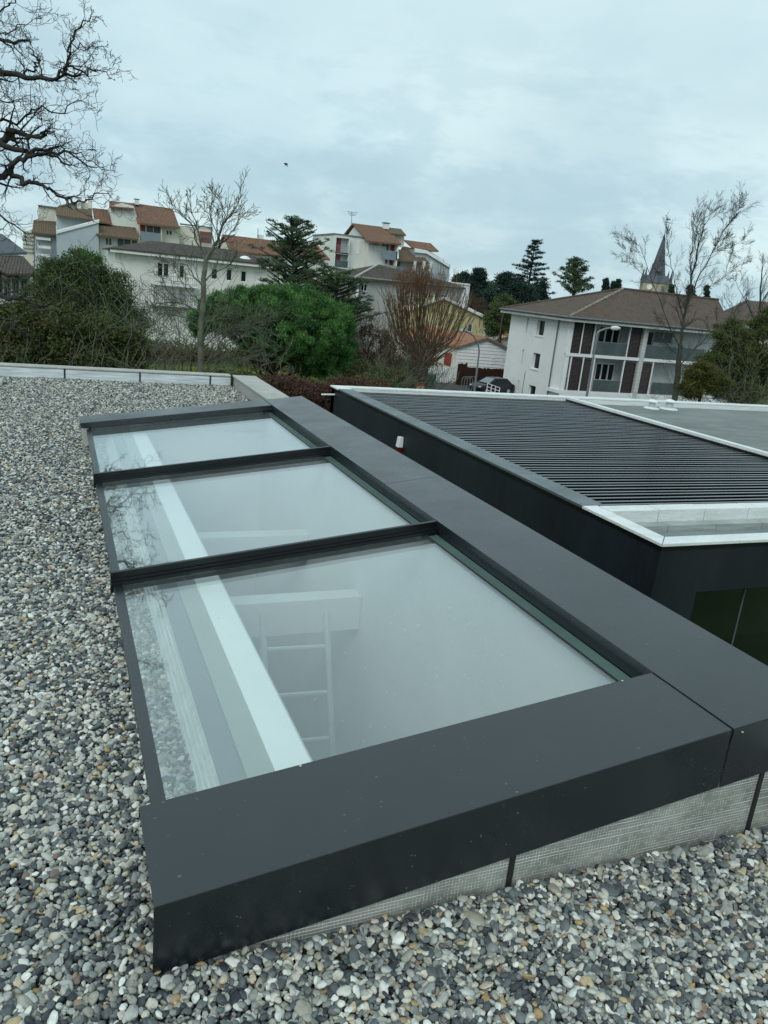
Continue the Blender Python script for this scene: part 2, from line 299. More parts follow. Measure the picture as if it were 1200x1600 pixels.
MAT = dict(
    metal=pm('anthracite_coated_metal', (.0070, .0108, .0138), (.0090, .0130, .0160), 1.6, .30, .6, bump=.03, bscale=260, c3=(.030, .034, .037), s3=7, f3=.12),
    metal_dark=pm('black_coated_metal', (.004, .005, .006), (.006, .007, .009), 3, .32, .4),
    render_black=pm('black_facade_render', (.006, .009, .013), (.012, .018, .024), 1.1, .55, .35, bump=.15, bscale=60, stretch=(1, 1, .2), c3=(.020, .026, .030), s3=6, f3=.35),
    skyglass=glass_mat('skylight_glass', .115, (.965, .99, .985), .035),
    glass=pm('dark_window_glass', (.014, .018, .02), None, rough=.10, spec=.28),
    glassgrey=pm('smoked_balcony_glass', (.055, .075, .08), (.085, .11, .115), .8, .3, .35),
    wglass=glass_mat('corner_window_glass', .05, (.44, .49, .475)),
    green_edge=pm('green_glass_edge', (.07, .12, .105), (.10, .16, .14), 3, .22, .6),
    mesh=grid_mat('mesh_faced_membrane', (.20, .21, .185), (.78, .80, .78), .0105, .20, 0, 2, .40, ground2=(.31, .32, .285)),
    meshy=grid_mat('mesh_faced_strip', (.42, .46, .45), (.75, .78, .77), .012, .3, 1, 0, .5, ground2=(.52, .56, .55)),
    foil=pm('silver_foil_membrane', (.42, .47, .49), (.80, .84, .86), 3.2, .38, .5, .08, bump=.5, bscale=8, stretch=(1, 1, 14), lo=.3, hi=.7),
    white_membrane=pm('white_roofing_membrane', (.74, .77, .75), (.58, .61, .59), 3.0, .55, .4, bump=.35, bscale=14, stretch=(.6, 1.2, 5), c3=(.33, .36, .35), s3=24, f3=.4, lo=.42, hi=.75),
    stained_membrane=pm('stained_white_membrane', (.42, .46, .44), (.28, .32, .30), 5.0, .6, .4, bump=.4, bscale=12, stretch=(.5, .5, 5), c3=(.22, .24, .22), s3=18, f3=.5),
    metal_coping=pm('weathered_grey_coping', (.07, .088, .094), (.10, .122, .128), 2, .38, .5, bump=.05, bscale=40),
    concrete=pm('pale_concrete', (.36, .37, .34), (.46, .46, .42), 5, .9, .2, bump=.3, bscale=60, c3=(.25, .26, .23), s3=12, f3=.5),
    roof_grey=pm('grey_roof_membrane', (.115, .13, .125), (.175, .19, .182), .8, .6, .4, bump=.15, bscale=10, stretch=(.35, 1, 1), c3=(.28, .31, .29), s3=3, f3=.5),
    deck=pm('dark_roof_felt', (.05, .055, .05), (.09, .09, .085), 20, .95),
    joint=pm('black_joint', (.012, .013, .014), None, rough=.7),
    white_board=pm('white_painted_board', (.92, .93, .92), (.87, .89, .88), 3, .45, .4),
    inner_wall=pm('white_plaster', (.62, .63, .64), (.56, .57, .58), 1.5, .8, .3),
    inner_floor=pm('grey_floor_screed', (.28, .285, .305), (.35, .355, .37), 1.2, .6, .3, stretch=(1, 4, 1)),
    alu=pm('brushed_aluminium', (.50, .53, .55), (.44, .47, .49), 6, .35, .5, .35),
    slat=pm('slate_blue_slat', (.006, .009, .014), (.009, .013, .019), 3, .22, .6, c3=(.006, .008, .011), s3=5, f3=.5),
    white=pm('white_paint', (.76, .77, .76), (.70, .71, .70), .35, .8, .3, c3=(.52, .54, .50), s3=1.1, f3=.28),
    cream=pm('cream_render', (.68, .66, .56), (.60, .58, .48), .4, .85, .25, c3=(.40, .39, .32), s3=1.2, f3=.4),
    offwhite=pm('offwhite_render', (.70, .71, .66), (.62, .63, .58), .3, .85, .25, c3=(.42, .43, .38), s3=.9, f3=.4),
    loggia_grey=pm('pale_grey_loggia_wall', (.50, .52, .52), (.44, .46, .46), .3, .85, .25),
    bluewhite=pm('cool_grey_render', (.44, .49, .51), (.37, .42, .44), .3, .85, .25),
    greywall=pm('grey_render', (.34, .35, .34), (.29, .30, .29), .4, .85, .25),
    yellow=pm('yellow_cream_render', (.60, .53, .31), (.48, .42, .24), .5, .85, .25, c3=(.28, .25, .16), s3=1.4, f3=.55, stretch=(1, 1, .4)),
    mustard=pm('mustard_panel', (.33, .24, .05), (.26, .19, .05), 1, .8),
    red=pm('red_shutter_paint', (.30, .045, .03), (.22, .035, .025), 2, .6),
    redbrown=pm('red_brown_panel', (.22, .075, .06), (.16, .05, .045), 1, .7),
    greyblue=pm('grey_blue_panel', (.20, .24, .28), (.16, .20, .235), 1, .6),
    wood=pm('dark_brown_slatted_wood', (.030, .016, .013), (.014, .008, .008), 2, .6, .4, bump=.6, bscale=6, stretch=(.15, 1, 9), c3=(.07, .032, .024), s3=1.4, f3=.4),
    beam=pm('dirty_white_beam', (.55, .57, .54), (.40, .42, .40), 1.2, .8, .3, stretch=(1, 1, 4), c3=(.20, .21, .19), s3=2, f3=.5),
    gutter=pm('zinc_grey', (.16, .18, .19), (.12, .135, .14), 2, .5, .5, .3),
    tile_brown=tile_mat('brown_lichen_tiles', (.085, .058, .044), (.13, .09, .068), (.105, .085, .062)),
    tile_dark=tile_mat('dark_grey_brown_tiles', (.050, .043, .038), (.075, .062, .052), (.095, .075, .052)),
    tile_orange=tile_mat('orange_clay_tiles', (.27, .125, .068), (.165, .08, .05), (.15, .105, .07)),
    tile_bright=tile_mat('bright_orange_tiles', (.46, .175, .085), (.30, .11, .06), (.33, .17, .10)),
    tile_moss=tile_mat('mossy_tan_tiles', (.19, .12, .07), (.125, .088, .055), (.12, .10, .055)),
    slate=pm('blue_grey_slate', (.050, .060, .072), (.068, .078, .092), 1.5, .55, .5, stretch=(1, 1, 3)),
    stone=pm('beige_stone', (.42, .38, .27), (.30, .27, .19), 1.0, .9),
    bark=pm('lichen_grey_bark', (.155, .165, .12), (.095, .10, .075), 5, .9, .2, bump=.5, bscale=20),
    bark_mid=pm('grey_brown_bark', (.075, .078, .062), (.045, .045, .038), 5, .9, .2, bump=.5, bscale=20),
    bark_dark=pm('dark_bark', (.030, .030, .026), (.050, .050, .042), 5, .9, .2, bump=.5, bscale=20),
    bark_brown=pm('brown_bark', (.085, .058, .042), (.055, .040, .030), 5, .9, .2),
    bark_willow=pm('ochre_twig_bark', (.15, .105, .055), (.10, .075, .045), 1.5, .85, .2),
    bark_red=pm('russet_twig_bark', (.15, .085, .045), (.11, .07, .042), 1.5, .85, .2),
    grass=pm('winter_grass', (.055, .085, .020), (.085, .105, .028), .4, .95, .1, bump=.5, bscale=8),
    asphalt=pm('asphalt', (.060, .060, .058), (.085, .083, .078), .8, .9, .2, bump=.2, bscale=30),
    car_paint=pm('black_car_paint', (.012, .014, .018), None, rough=.18, spec=.6),
    rubber=pm('black_rubber', (.015, .015, .015), None, rough=.8),
    bin_green=pm('green_bin_plastic', (.020, .11, .045), (.016, .09, .04), 3, .45),
    bin_beige=pm('beige_bin_plastic', (.30, .29, .24), (.25, .24, .20), 3, .5),
    sign_red=pm('orange_red_sign', (.62, .10, .045), (.50, .085, .04), 3, .5),
    sign_white=pm('white_sign_face', (.75, .75, .73), None, rough=.5),
    pole=pm('galvanised_pole', (.22, .25, .27), (.17, .19, .21), 4, .5, .5, .3),
    reed=pm('brown_reed_fence', (.052, .026, .018), (.030, .017, .013), 6, .95, .1, stretch=(8, 8, .4)),
    siren_white=pm('white_plastic', (.72, .74, .76), None, rough=.4),
    siren_red=pm('dark_red_lens', (.14, .012, .01), None, rough=.2),
    lamp_white=pm('lamp_glass', (.6, .63, .62), None, rough=.3),
)

MAT['slat'].node_tree.nodes['Principled BSDF'].inputs['IOR'].default_value = 2.4
MAT['metal'].node_tree.nodes['Principled BSDF'].inputs['IOR'].default_value = 1.62
def wear(m, r0, r1, speck=.0, sc=2.5):
    """uneven gloss and sparse dust specks on coated metal"""
    n = m.node_tree.nodes; l = m.node_tree.links; b = n['Principled BSDF']; t = n.new('ShaderNodeTexCoord')
    q = n.new('ShaderNodeTexNoise'); q.inputs['Scale'].default_value = sc; q.inputs['Detail'].default_value = 8; q.inputs['Roughness'].default_value = .65; l.new(t.outputs['Object'], q.inputs['Vector'])
    r = n.new('ShaderNodeMapRange'); l.new(q.outputs[0], r.inputs[0]); r.inputs[1].default_value = .35; r.inputs[2].default_value = .65; r.inputs[3].default_value = r0; r.inputs[4].default_value = r1; l.new(r.outputs[0], b.inputs['Roughness'])
    if speck:
        v = n.new('ShaderNodeTexNoise'); v.inputs['Scale'].default_value = 70; v.inputs['Detail'].default_value = 2; l.new(t.outputs['Object'], v.inputs['Vector'])
        w = n.new('ShaderNodeMapRange'); l.new(v.outputs[0], w.inputs[0]); w.inputs[1].default_value = .735; w.inputs[2].default_value = .76; w.inputs[4].default_value = speck
        x = n.new('ShaderNodeMix'); x.data_type = 'RGBA'; l.new(w.outputs[0], x.inputs[0]); l.new(b.inputs['Base Color'].links[0].from_socket, x.inputs[6]); x.inputs[7].default_value = (.30, .32, .31, 1); l.new(x.outputs[2], b.inputs['Base Color'])
wear(MAT['metal'], .24, .36, .35); wear(MAT['metal_coping'], .3, .5)
# ================================================================== SETTING: ground
g = MB().quad((-900, -300, GROUND), (1300, -300, GROUND), (1300, 1500, GROUND), (-900, 1500, GROUND)).build('ground', MAT['grass']); tag(g, kind='structure')
a, b_, c, d = gz(560, 660), gz(1150, 700), gz(1050, 598), gz(640, 590)
road = MB().quad((25, 38, GROUND+.004), (70, 38, GROUND+.004), (70, 71.5, GROUND+.004), (25, 71.5, GROUND+.004)).build('road', MAT['asphalt']); tag(road, kind='structure')
lawn = MB().quad((-14, 44, GROUND+.004), (24, 44, GROUND+.004), (24, 72, GROUND+.004), (-14, 72, GROUND+.004)).build('lawn', pm('bright_lawn', (.10, .12, .012), (.14, .15, .02), .5, .95, .1)); tag(lawn, kind='structure')

# ================================================================== our roof
bld = empty('flat_roofed_building', (-3, 4, GROUND), 'flat roofed building whose pebble covered roof fills the foreground', 'building')
m = MB(); m.box(-9, 2.62, -4, -3.8, GROUND, -.13); m.box(-9, 2.62, 11.22, 11.42, GROUND, -.13); m.box(-9, -8.8, -3.79, 11.21, GROUND, -.13); m.box(2.42, 2.62, -3.79, 11.21, GROUND, -.13); m.build('wall', MAT['render_black'], bld)
deck = MB().box(-8.98, .55, -3.98, 11.2, -.12, -.022); deck.box(.551, .724, -3.98, 11.2, -.6, -.022)
deck.box(1.87, 2.30, -3.98, 11.2, -.12, -.022); deck.box(.725, 1.865, -3.98, 1.34, -.12, -.022); deck.box(.725, 1.865, 7.61, 11.2, -.12, -.022)
deck.build('flat_roof', MAT['deck']); tag(bpy.data.objects['flat_roof'], kind='structure')
par = empty('roof_parapet', (-3, 11.3, 0), 'low roof parapet at the far edge of the pebble roof, faced with silver flashing', 'parapet')
MB().box(-9, 2.28, 11.22, 11.42, -.12, .146).build('parapet_core', MAT['concrete'], par)
MB().box(-9, 2.302, 11.205, 11.44, .147, .160).build('coping', MAT['concrete'], par)
xs = [2.30, 1.995, 1.035, .075, -.885, -1.845, -2.805, -3.765, -4.725, -5.685, -6.645, -7.605, -8.565]
for i in range(len(xs)-1):
    MB().box(xs[i+1]+.010, xs[i]-.010, 11.198, 11.218, -.02, .128+.004*(i % 2)).build('flashing_panel', MAT['foil'], par, bevel=.002)
    if i: MB().box(xs[i]-.009, xs[i]+.009, 11.193, 11.219, -.02, .150).build('joint_strip', MAT['joint'], par)
ret = empty('side_parapet', (2.45, 5, 0), 'bare concrete parapet running back along the right edge of the pebble roof', 'parapet')
MB().box(2.325, 2.62, -4, 11.198, -.12, .150).build('parapet_core', MAT['greywall'], ret)
MB().box(2.305, 2.645, -4, 11.203, .152, .176).build('coping', MAT['concrete'], ret, bevel=.004)
MB().box(2.285, 2.31, 11.16, 11.20, -.02, .17).build('corner_strip', MAT['joint'], ret)
pad = MB().box(-1.0, -.63, 10.35, 10.7, .015, .065).build('roof_pad', MAT['concrete'], loc=(-.8, 10.5, .02), bevel=.006)
tag(pad, 'small pale grey slab lying on the pebbles by the far parapet', 'paving slab')

# gravel: geometry nodes, one instance per pebble
rng = np.random.default_rng(7)
def hexgrid(x0, x1, y0, y1, s):
    xs_ = np.arange(x0, x1, s); ys_ = np.arange(y0, y1, s*.87); X, Yg = np.meshgrid(xs_, ys_); X = X + (np.arange(len(ys_)) % 2)[:, None]*s*.5
    return np.stack([X.ravel(), Yg.ravel()], 1)
layers = []
for (x0, x1, y0, y1, s, zz) in ((-3.2, 2.32, .45, 4.2, .0140, -.006), (-3.2, 2.32, .45, 4.2, .0178, .005), (-4.2, 2.32, 4.2, 11.21, .0170, -.006), (-4.2, 2.32, 4.2, 11.21, .0225, .005), (-8.9, -4.2, 0, 11.21, .04, 0)):
    p = hexgrid(x0, x1, y0, y1, s); p = p + rng.normal(0, s*.30, p.shape)
    z = zz + rng.normal(0, .0030, len(p)) + .016*np.exp(-np.abs(p[:, 1]-1.45)/.05)*(p[:, 1] < 1.5)*(p[:, 0] > .1) + .010*np.exp(-np.abs(p[:, 1]-11.15)/.2) + .004*np.sin(p[:, 0]*3.1+1)*np.cos(p[:, 1]*2.3)
    sc = rng.lognormal(0, .27, len(p))*(.0074 if s < .035 else .02)
    layers.append(np.column_stack([p, z, sc]))
P = np.concatenate(layers)
inside = (P[:, 0] > .41) & (P[:, 1] > 1.475) & (P[:, 1] < 7.47)
keep = ~inside & (P[:, 0] < 2.31) & (P[:, 1] < 11.19)
# cull what lies far outside the lens (a metre of margin kept)
rel = P[:, :3]-CAM; w = rel @ FWD; u = (rel @ RT)/np.maximum(w, .2)*F_PX; v_ = -(rel @ UP)/np.maximum(w, .2)*F_PX
keep &= (u > -1000) & (u < 900) & (v_ < 1100)
P = P[keep]; nP = len(P)
me = bpy.data.meshes.new('pebbles'); me.vertices.add(nP); me.vertices.foreach_set('co', P[:, :3].astype(np.float32).ravel())
def attr(nm, ty, data, key='value'):
    a_ = me.attributes.new(nm, ty, 'POINT'); a_.data.foreach_set(key, np.asarray(data, np.float32 if ty != 'INT' else np.int32).ravel())
tilt = rng.normal(0, .38, (nP, 2)); attr('rot', 'FLOAT_VECTOR', np.column_stack([tilt, rng.uniform(0, 6.283, nP)]), 'vector')
attr('scl', 'FLOAT_VECTOR', np.column_stack([P[:, 3]*rng.uniform(1.0, 1.6, nP), P[:, 3]*rng.uniform(.8, 1.1, nP), P[:, 3]*rng.uniform(.5, .85, nP)]), 'vector')
patch = .5*np.sin(P[:, 0]*2.3+1.1*np.sin(P[:, 1]*1.7))+.5*np.sin(P[:, 1]*1.9+P[:, 0]*1.3+2)
attr('tone', 'FLOAT', np.where(rng.random(nP) < .06+.05*patch, rng.uniform(.0, .30, nP), rng.uniform(0, 1, nP))); attr('pick', 'INT', rng.integers(0, 5, nP))
peb = bpy.data.objects.new('pebbles', me); COL.objects.link(peb)
peb['kind'] = 'stuff'; peb['label'] = 'rounded grey, white and ochre river pebbles covering the flat roof'; peb['category'] = 'gravel'
PEB = tone_mat('pebble_stone', [(0, (.022, .028, .034)), (.10, (.060, .072, .080)), (.28, (.13, .15, .15)), (.42, (.26, .28, .26)), (.52, (.33, .31, .25)), (.60, (.34, .36, .33)), (.74, (.48, .50, .46)), (.81, (.50, .46, .36)), (.86, (.60, .62, .57)), (.93, (.72, .73, .67)), (.955, (.48, .42, .29)), (.975, (.42, .30, .13)), (.99, (.26, .16, .11)), (1, (.15, .13, .11))], rough=.62, itype='INSTANCER', spec=.4)
nt = PEB.node_tree; b = nt.nodes['Principled BSDF']
tcx = nt.nodes.new('ShaderNodeTexCoord'); ns = nt.nodes.new('ShaderNodeTexNoise'); ns.inputs['Scale'].default_value = 1.6; ns.inputs['Detail'].default_value = 5; nt.links.new(tcx.outputs['Object'], ns.inputs['Vector'])
src = b.inputs['Base Color'].links[0].from_socket; mr = nt.nodes.new('ShaderNodeMapRange'); mr.inputs[3].default_value = .68; mr.inputs[4].default_value = 1.32; nt.links.new(ns.outputs[0], mr.inputs[0])
vm = nt.nodes.new('ShaderNodeVectorMath'); vm.operation = 'SCALE'; nt.links.new(src, vm.inputs[0]); nt.links.new(mr.outputs[0], vm.inputs['Scale']); nt.links.new(vm.outputs[0], b.inputs['Base Color'])
me.materials.append(PEB)
ng = bpy.data.node_groups.new('pebble_scatter', 'GeometryNodeTree')
ng.interface.new_socket('Geometry', in_out='INPUT', socket_type='NodeSocketGeometry'); ng.interface.new_socket('Geometry', in_out='OUTPUT', socket_type='NodeSocketGeometry')
N = ng.nodes; L = ng.links; gi = N.new('NodeGroupInput'); go = N.new('NodeGroupOutput')
jn = N.new('GeometryNodeJoinGeometry')
for k in range(5):
    ico = N.new('GeometryNodeMeshIcoSphere'); ico.inputs['Subdivisions'].default_value = 3; ico.inputs['Radius'].default_value = 1.0
    pos = N.new('GeometryNodeInputPosition'); nz = N.new('ShaderNodeTexNoise'); nz.inputs['Scale'].default_value = .9; nz.inputs['Detail'].default_value = 1.0
    ad = N.new('ShaderNodeVectorMath'); ad.operation = 'ADD'; ad.inputs[1].default_value = (k*7.3, k*3.1, k*1.7); L.new(pos.outputs[0], ad.inputs[0]); L.new(ad.outputs[0], nz.inputs['Vector'])
    mr_ = N.new('ShaderNodeMapRange'); mr_.inputs[1].default_value = .25; mr_.inputs[2].default_value = .75; mr_.inputs[3].default_value = .74; mr_.inputs[4].default_value = 1.24; L.new(nz.outputs[0], mr_.inputs[0])
    sc_ = N.new('ShaderNodeVectorMath'); sc_.operation = 'SCALE'; L.new(pos.outputs[0], sc_.inputs[0]); L.new(mr_.outputs[0], sc_.inputs['Scale'])
    sp_ = N.new('GeometryNodeSetPosition'); L.new(ico.outputs[0], sp_.inputs[0]); L.new(sc_.outputs[0], sp_.inputs['Position'])
    ss = N.new('GeometryNodeSetShadeSmooth'); L.new(sp_.outputs[0], ss.inputs[0])
    sm_ = N.new('GeometryNodeSetMaterial'); sm_.inputs['Material'].default_value = PEB; L.new(ss.outputs[0], sm_.inputs[0])
    g2 = N.new('GeometryNodeGeometryToInstance'); L.new(sm_.outputs[0], g2.inputs[0]); L.new(g2.outputs[0], jn.inputs[0])
iop = N.new('GeometryNodeInstanceOnPoints'); L.new(gi.outputs[0], iop.inputs['Points']); L.new(jn.outputs[0], iop.inputs['Instance'])
iop.inputs['Pick Instance'].default_value = True
def named(nm, ty):
    q = N.new('GeometryNodeInputNamedAttribute'); q.data_type = ty; q.inputs['Name'].default_value = nm
    return [o for o in q.outputs if o.enabled and o.name == 'Attribute'][0]
L.new(named('pick', 'INT'), iop.inputs['Instance Index']); L.new(named('scl', 'FLOAT_VECTOR'), iop.inputs['Scale'])
er = N.new('FunctionNodeEulerToRotation'); L.new(named('rot', 'FLOAT_VECTOR'), er.inputs[0]); L.new(er.outputs[0], iop.inputs['Rotation'])
L.new(iop.outputs[0], go.inputs[0])
md = peb.modifiers.new('scatter', 'NODES'); md.node_group = ng

# ================================================================== skylight
SL = .1273
def zs(x, off=0.0): return .202 + SL*(x-.176) + off
def sloped(mb, x0, x1, y0, y1, o0, o1):     # bar following the roof slope, offsets from the cap plane
    mb.hexa([(x0, y0, zs(x0, o0)), (x1, y0, zs(x1, o0)), (x1, y1, zs(x1, o0)), (x0, y1, zs(x0, o0))],
            [(x0, y0, zs(x0, o1)), (x1, y0, zs(x1, o1)), (x1, y1, zs(x1, o1)), (x0, y1, zs(x0, o1))]); return mb
def folded_x(mb, x0, x1, prof):             # profile in (y, offset) run along x on the slope
    n = len(prof); b = len(mb.v)
    for x in (x0, x1): mb.v += [(x, y, zs(x, o)) for y, o in prof]
    mb.f.append(tuple(range(b, b+n))); mb.f.append(tuple(b+n+i for i in range(n-1, -1, -1)))
    for i in range(n): j = (i+1) % n; mb.f.append((b+j, b+i, b+n+i, b+n+j))
    return mb
def folded_y(mb, y0, y1, prof):             # profile in (x, offset) run along y
    n = len(prof); b = len(mb.v)
    for y in (y0, y1): mb.v += [(x, y, zs(x, o)) for x, o in prof]
    mb.f.append(tuple(range(b+n-1, b-1, -1))); mb.f.append(tuple(b+n+i for i in range(n)))
    for i in range(n): j = (i+1) % n; mb.f.append((b+i, b+j, b+n+j, b+n+i))
    return mb
skl = empty('skylight', (1.0, 4.4, 0), 'long flat roof skylight with anthracite metal frame and three glass panes', 'skylight')
m = folded_x(MB(), .176, 1.866, [(1.48, 0), (1.844, 0), (1.844, -.035), (1.840, -.035), (1.840, -.004), (1.484, -.004), (1.484, -.206), (1.48, -.206)])
m.build('front_cap', MAT['metal'], skl, bevel=.0025)
for (y0, y1) in ((1.478, 4.3155), (4.3185, 7.50)):
    m = folded_y(MB(), y0, y1, [(1.8695, .003), (1.8695, -.032), (1.8735, -.032), (1.8735, -.001), (2.248, -.001), (2.248, -.206), (2.252, -.206), (2.252, .003)])
    if y0 < 2: sloped(m, 1.8695, 2.2475, 1.478, 1.4815, -.206, -.0015)
    sloped(m, 1.8745, 1.879, y0+(.37 if y0 < 2 else 0), y1, -.085, -.0020)
    m.build('side_cap', MAT['metal'], skl, bevel=.002)
m = MB(); sloped(m, .168, 1.866, 7.19, 7.50, -.03, 0); sloped(m, .168, 1.866, 7.19, 7.194, -.045, -.0305); sloped(m, .21, 1.866, 7.215, 7.235, -.085, -.031)
m.build('rear_cap', MAT['metal'], skl, bevel=.002)
MB().box(.19, .235, 7.2, 7.48, -.01, .155).build('corner_block', MAT['concrete'], skl)
bars = (3.555, 5.395)
for yb in bars:
    cb_ = sloped(MB(), .205, 1.868, yb, yb+.022, -.100, 0).build('crossbar', MAT['metal_dark'], skl, bevel=.0015)
    m = sloped(MB(), .207, 1.868, yb-.010, yb-.0005, -.062, -.032); sloped(m, .207, 1.868, yb-.022, yb-.0105, -.062, -.046); m.build('bar_groove', MAT['metal_dark'], cb_, bevel=.001)
ends = [1.50, 3.553, 5.393, 7.213]
for i in range(3):
    y0 = ends[i]+(0.0 if i == 0 else .026); y1 = ends[i+1]-.024
    fr = sloped(MB(), .218, .257, y0, y1+.02, -.085, -.060).build('left_frame', MAT['metal'], skl, bevel=.0015)
    sloped(MB(), .258, 1.806, y0, y1+.022, -.074, -.0635).build('glass_pane', MAT['skyglass'], skl)
    sloped(MB(), 1.8065, 1.8690, y0, y1+.022, -.082, -.072).build('glass_edge_strip', MAT['green_edge'], skl)
    sloped(MB(), 1.800, 1.8062, y0, y1+.022, -.073, -.0600).build('pane_seal', MAT['joint'], skl)
# curb under the glass
curb = MB()
curb.hexa([(.375, 1.52, -.02), (.43, 1.52, -.02), (.43, 7.44, -.02), (.375, 7.44, -.02)], [(.375, 1.52, .002), (.431, 1.52, .098), (.431, 7.44, .098), (.375, 7.44, .002)])
curb.build('mesh_strip', MAT['meshy'], skl)
MB().box(.432, .515, 1.52, 7.44, -.02, .098).build('curb_top', pm('grey_curb_membrane', (.17, .19, .21), (.20, .22, .24), 2, .6), skl)
MB().box(.516, .604, 1.52, 7.44, -.02, .106).build('curb_batten', pm('greenish_grey_batten', (.30, .33, .31), (.35, .38, .36), 2, .6), skl)
MB().box(.605, .728, 1.52, 7.44, -.02, .112).build('white_reveal', MAT['white_board'], skl)
for (x0, x1) in ((.24, 1.141), (1.153, 2.053), (2.066, 2.244)):
    MB().hexa([(x0, 1.492, -.02), (x1, 1.492, -.02), (x1, 1.512, -.02), (x0, 1.512, -.02)], [(x0, 1.492, zs(x0, -.07)), (x1, 1.492, zs(x1, -.07)), (x1, 1.512, zs(x1, -.07)), (x0, 1.512, zs(x0, -.07))]).build('curb_panel', MAT['mesh'], skl)
for x in (1.147, 2.0595):
    MB().box(x-.008, x+.008, 1.486, 1.513, -.02, zs(x, -.08)).build('joint_strip', MAT['joint'], skl)
MB().hexa([(1.885, 1.512, -.02), (2.2, 1.512, -.02), (2.2, 7.45, -.02), (1.885, 7.45, -.02)], [(1.885, 1.512, .33), (2.2, 1.512, .36), (2.2, 7.45, .36), (1.885, 7.45, .33)]).build('curb_wall', MAT['greywall'], skl)
MB().hexa([(.24, 7.447, -.02), (2.2, 7.447, -.02), (2.2, 7.49, -.02), (.24, 7.49, -.02)], [(.24, 7.447, .14), (2.2, 7.447, .38), (2.2, 7.49, .38), (.24, 7.49, .14)]).build('curb_wall', MAT['mesh'], skl)
for (x, y, dz) in ((.62, 1.835, 0), (1.74, 1.838, 0), (1.905, 1.476, -.018)):
    MB().lathe((x, y, zs(x, dz+.0005)), [(.004, 0), (.004, .002), (.002, .003)], 8).build('screw', MAT['alu'], skl)
# the room below the skylight
room = empty('room_below_skylight', (1.3, 4.4, -2.8), 'pale room seen through the skylight glass', 'room')
MB().box(-1.5, 2.25, .9, 8.2, -2.95, -2.80).build('floor', MAT['inner_floor'], room)
MB().box(.728, .742, 1.52, 7.44, -.6, .096).build('shaft_wall', MAT['inner_wall'], room)
MB().box(-1.5, .7275, .9, 8.2, -.68, -.60).build('ceiling', MAT['inner_wall'], room)
MB().box(1.868, 1.884, 1.5205, 7.4405, -2.79, .32).build('wall', MAT['inner_wall'], room)
m = MB(); m.box(.7285, 1.867, 7.441, 7.446, -2.79, .10); m.box(-1.5, .7275, 7.441, 7.6, -2.79, -.69); m.build('wall', MAT['inner_wall'], room)
m = MB(); m.box(.7285, 1.867, 1.5135, 1.5195, -2.79, .09); m.box(-1.5, .7275, 1.35, 1.519, -2.79, -.69); m.box(.7285, 1.867, 1.35, 1.5130, -2.79, -.69); m.build('wall', MAT['inner_wall'], room)
MB().box(-1.6, -1.5, .9, 8.2, -2.79, -.69).build('wall', MAT['inner_wall'], room)
MB().box(.744, 1.865, 4.50, 4.64, -.66, -.42).build('beam', MAT['inner_wall'], room, bevel=.003)
MB().box(.744, 1.865, 5.75, 5.90, -.62, -.40).build('beam', MAT['inner_wall'], room, bevel=.003)
# ladder inside
lad = empty('ladder', (1.3, 3.3, -2.8), 'aluminium ladder standing in the room under the nearest skylight pane', 'ladder')
base1, base2, top1, top2 = Vector((1.12, 3.30, -2.80)), Vector((1.52, 3.27, -2.80)), Vector((1.105, 4.20, -.36)), Vector((1.50, 4.17, -.36))
for t_, bb_ in ((top1, base1), (top2, base2)):
    MB().tube([bb_, t_], .021, 10).build('rail', MAT['alu'], lad, smooth=False)
for k in range(9):
    f_ = (k+.55)/9.3; MB().tube([base1.lerp(top1, f_), base2.lerp(top2, f_)], .014, 8).build('rung', MAT['alu'], lad)

# ================================================================== black neighbouring building
ZB = -.75; XL, XLI, YN, YF = 5.93, 6.28, 6.09, 17.49; XM = 12.47; XR = 30.0
bb = empty('black_building', (12, 12, GROUND), 'black rendered low building with white topped parapet to the right of the skylight', 'building')
MB().box(XL+.03, XL+.24, YN+.24, YF-.03, GROUND, ZB-.03).build('side_wall', MAT['render_black'], bb)
m = MB(); m.box(XL+.03, 6.60, YN+.03, YN+.239, GROUND, ZB-.03); m.box(6.601, XR, YN+.03, YN+.239, -1.36, ZB-.031); m.build('front_wall', MAT['render_black'], bb)
MB().box(XL+.03, XR, YF-.25, YF-.031, GROUND, ZB-.03).build('rear_wall', MAT['greywall'], bb)
MB().box(XL+.02, XR, YN+.015, YN+.029, ZB-.08, ZB-.034).build('drip_edge', MAT['metal_dark'], bb)
MB().box(XL+.015, XL+.029, YN+.03, YF-.03, ZB-.08, ZB-.034).build('drip_edge', MAT['metal_dark'], bb)
# copings
def strip_x(name, x0, x1, step, y0, y1, z0, z1, mat, jitter=0):
    x = x0; i = 0
    while x < x1-.01:
        xe = min(x+step, x1); MB().box(x+.007, xe-.007, y0, y1, z0, z1+(.002 if i % 2 else 0)).build(name, mat, bb, bevel=.004); x = xe; i += 1
MB().hexa([(XL, YN, ZB-.035), (XL+.23, YN+.23, ZB-.035), (XL+.23, 7.52, ZB-.035), (XL, 7.52, ZB-.035)], [(XL, YN, ZB), (XL+.23, YN+.23, ZB), (XL+.23, 7.52, ZB), (XL, 7.52, ZB)]).build('coping_panel', MAT['white_membrane'], bb, bevel=.004)
MB().box(XL, XLI, 7.524, 16.9, ZB-.035, ZB+.002).build('metal_coping', MAT['metal_coping'], bb, bevel=.004)
MB().box(XL, XLI, 16.904, YF, ZB-.035, ZB).build('coping_panel', MAT['white_membrane'], bb, bevel=.004)
MB().hexa([(XL+.006, YN, ZB-.035), (7.05, YN, ZB-.035), (7.05, YN+.22, ZB-.035), (XL+.236, YN+.22, ZB-.035)], [(XL+.006, YN, ZB), (7.05, YN, ZB), (7.05, YN+.22, ZB), (XL+.236, YN+.22, ZB)]).build('coping_panel', MAT['white_membrane'], bb, bevel=.004)
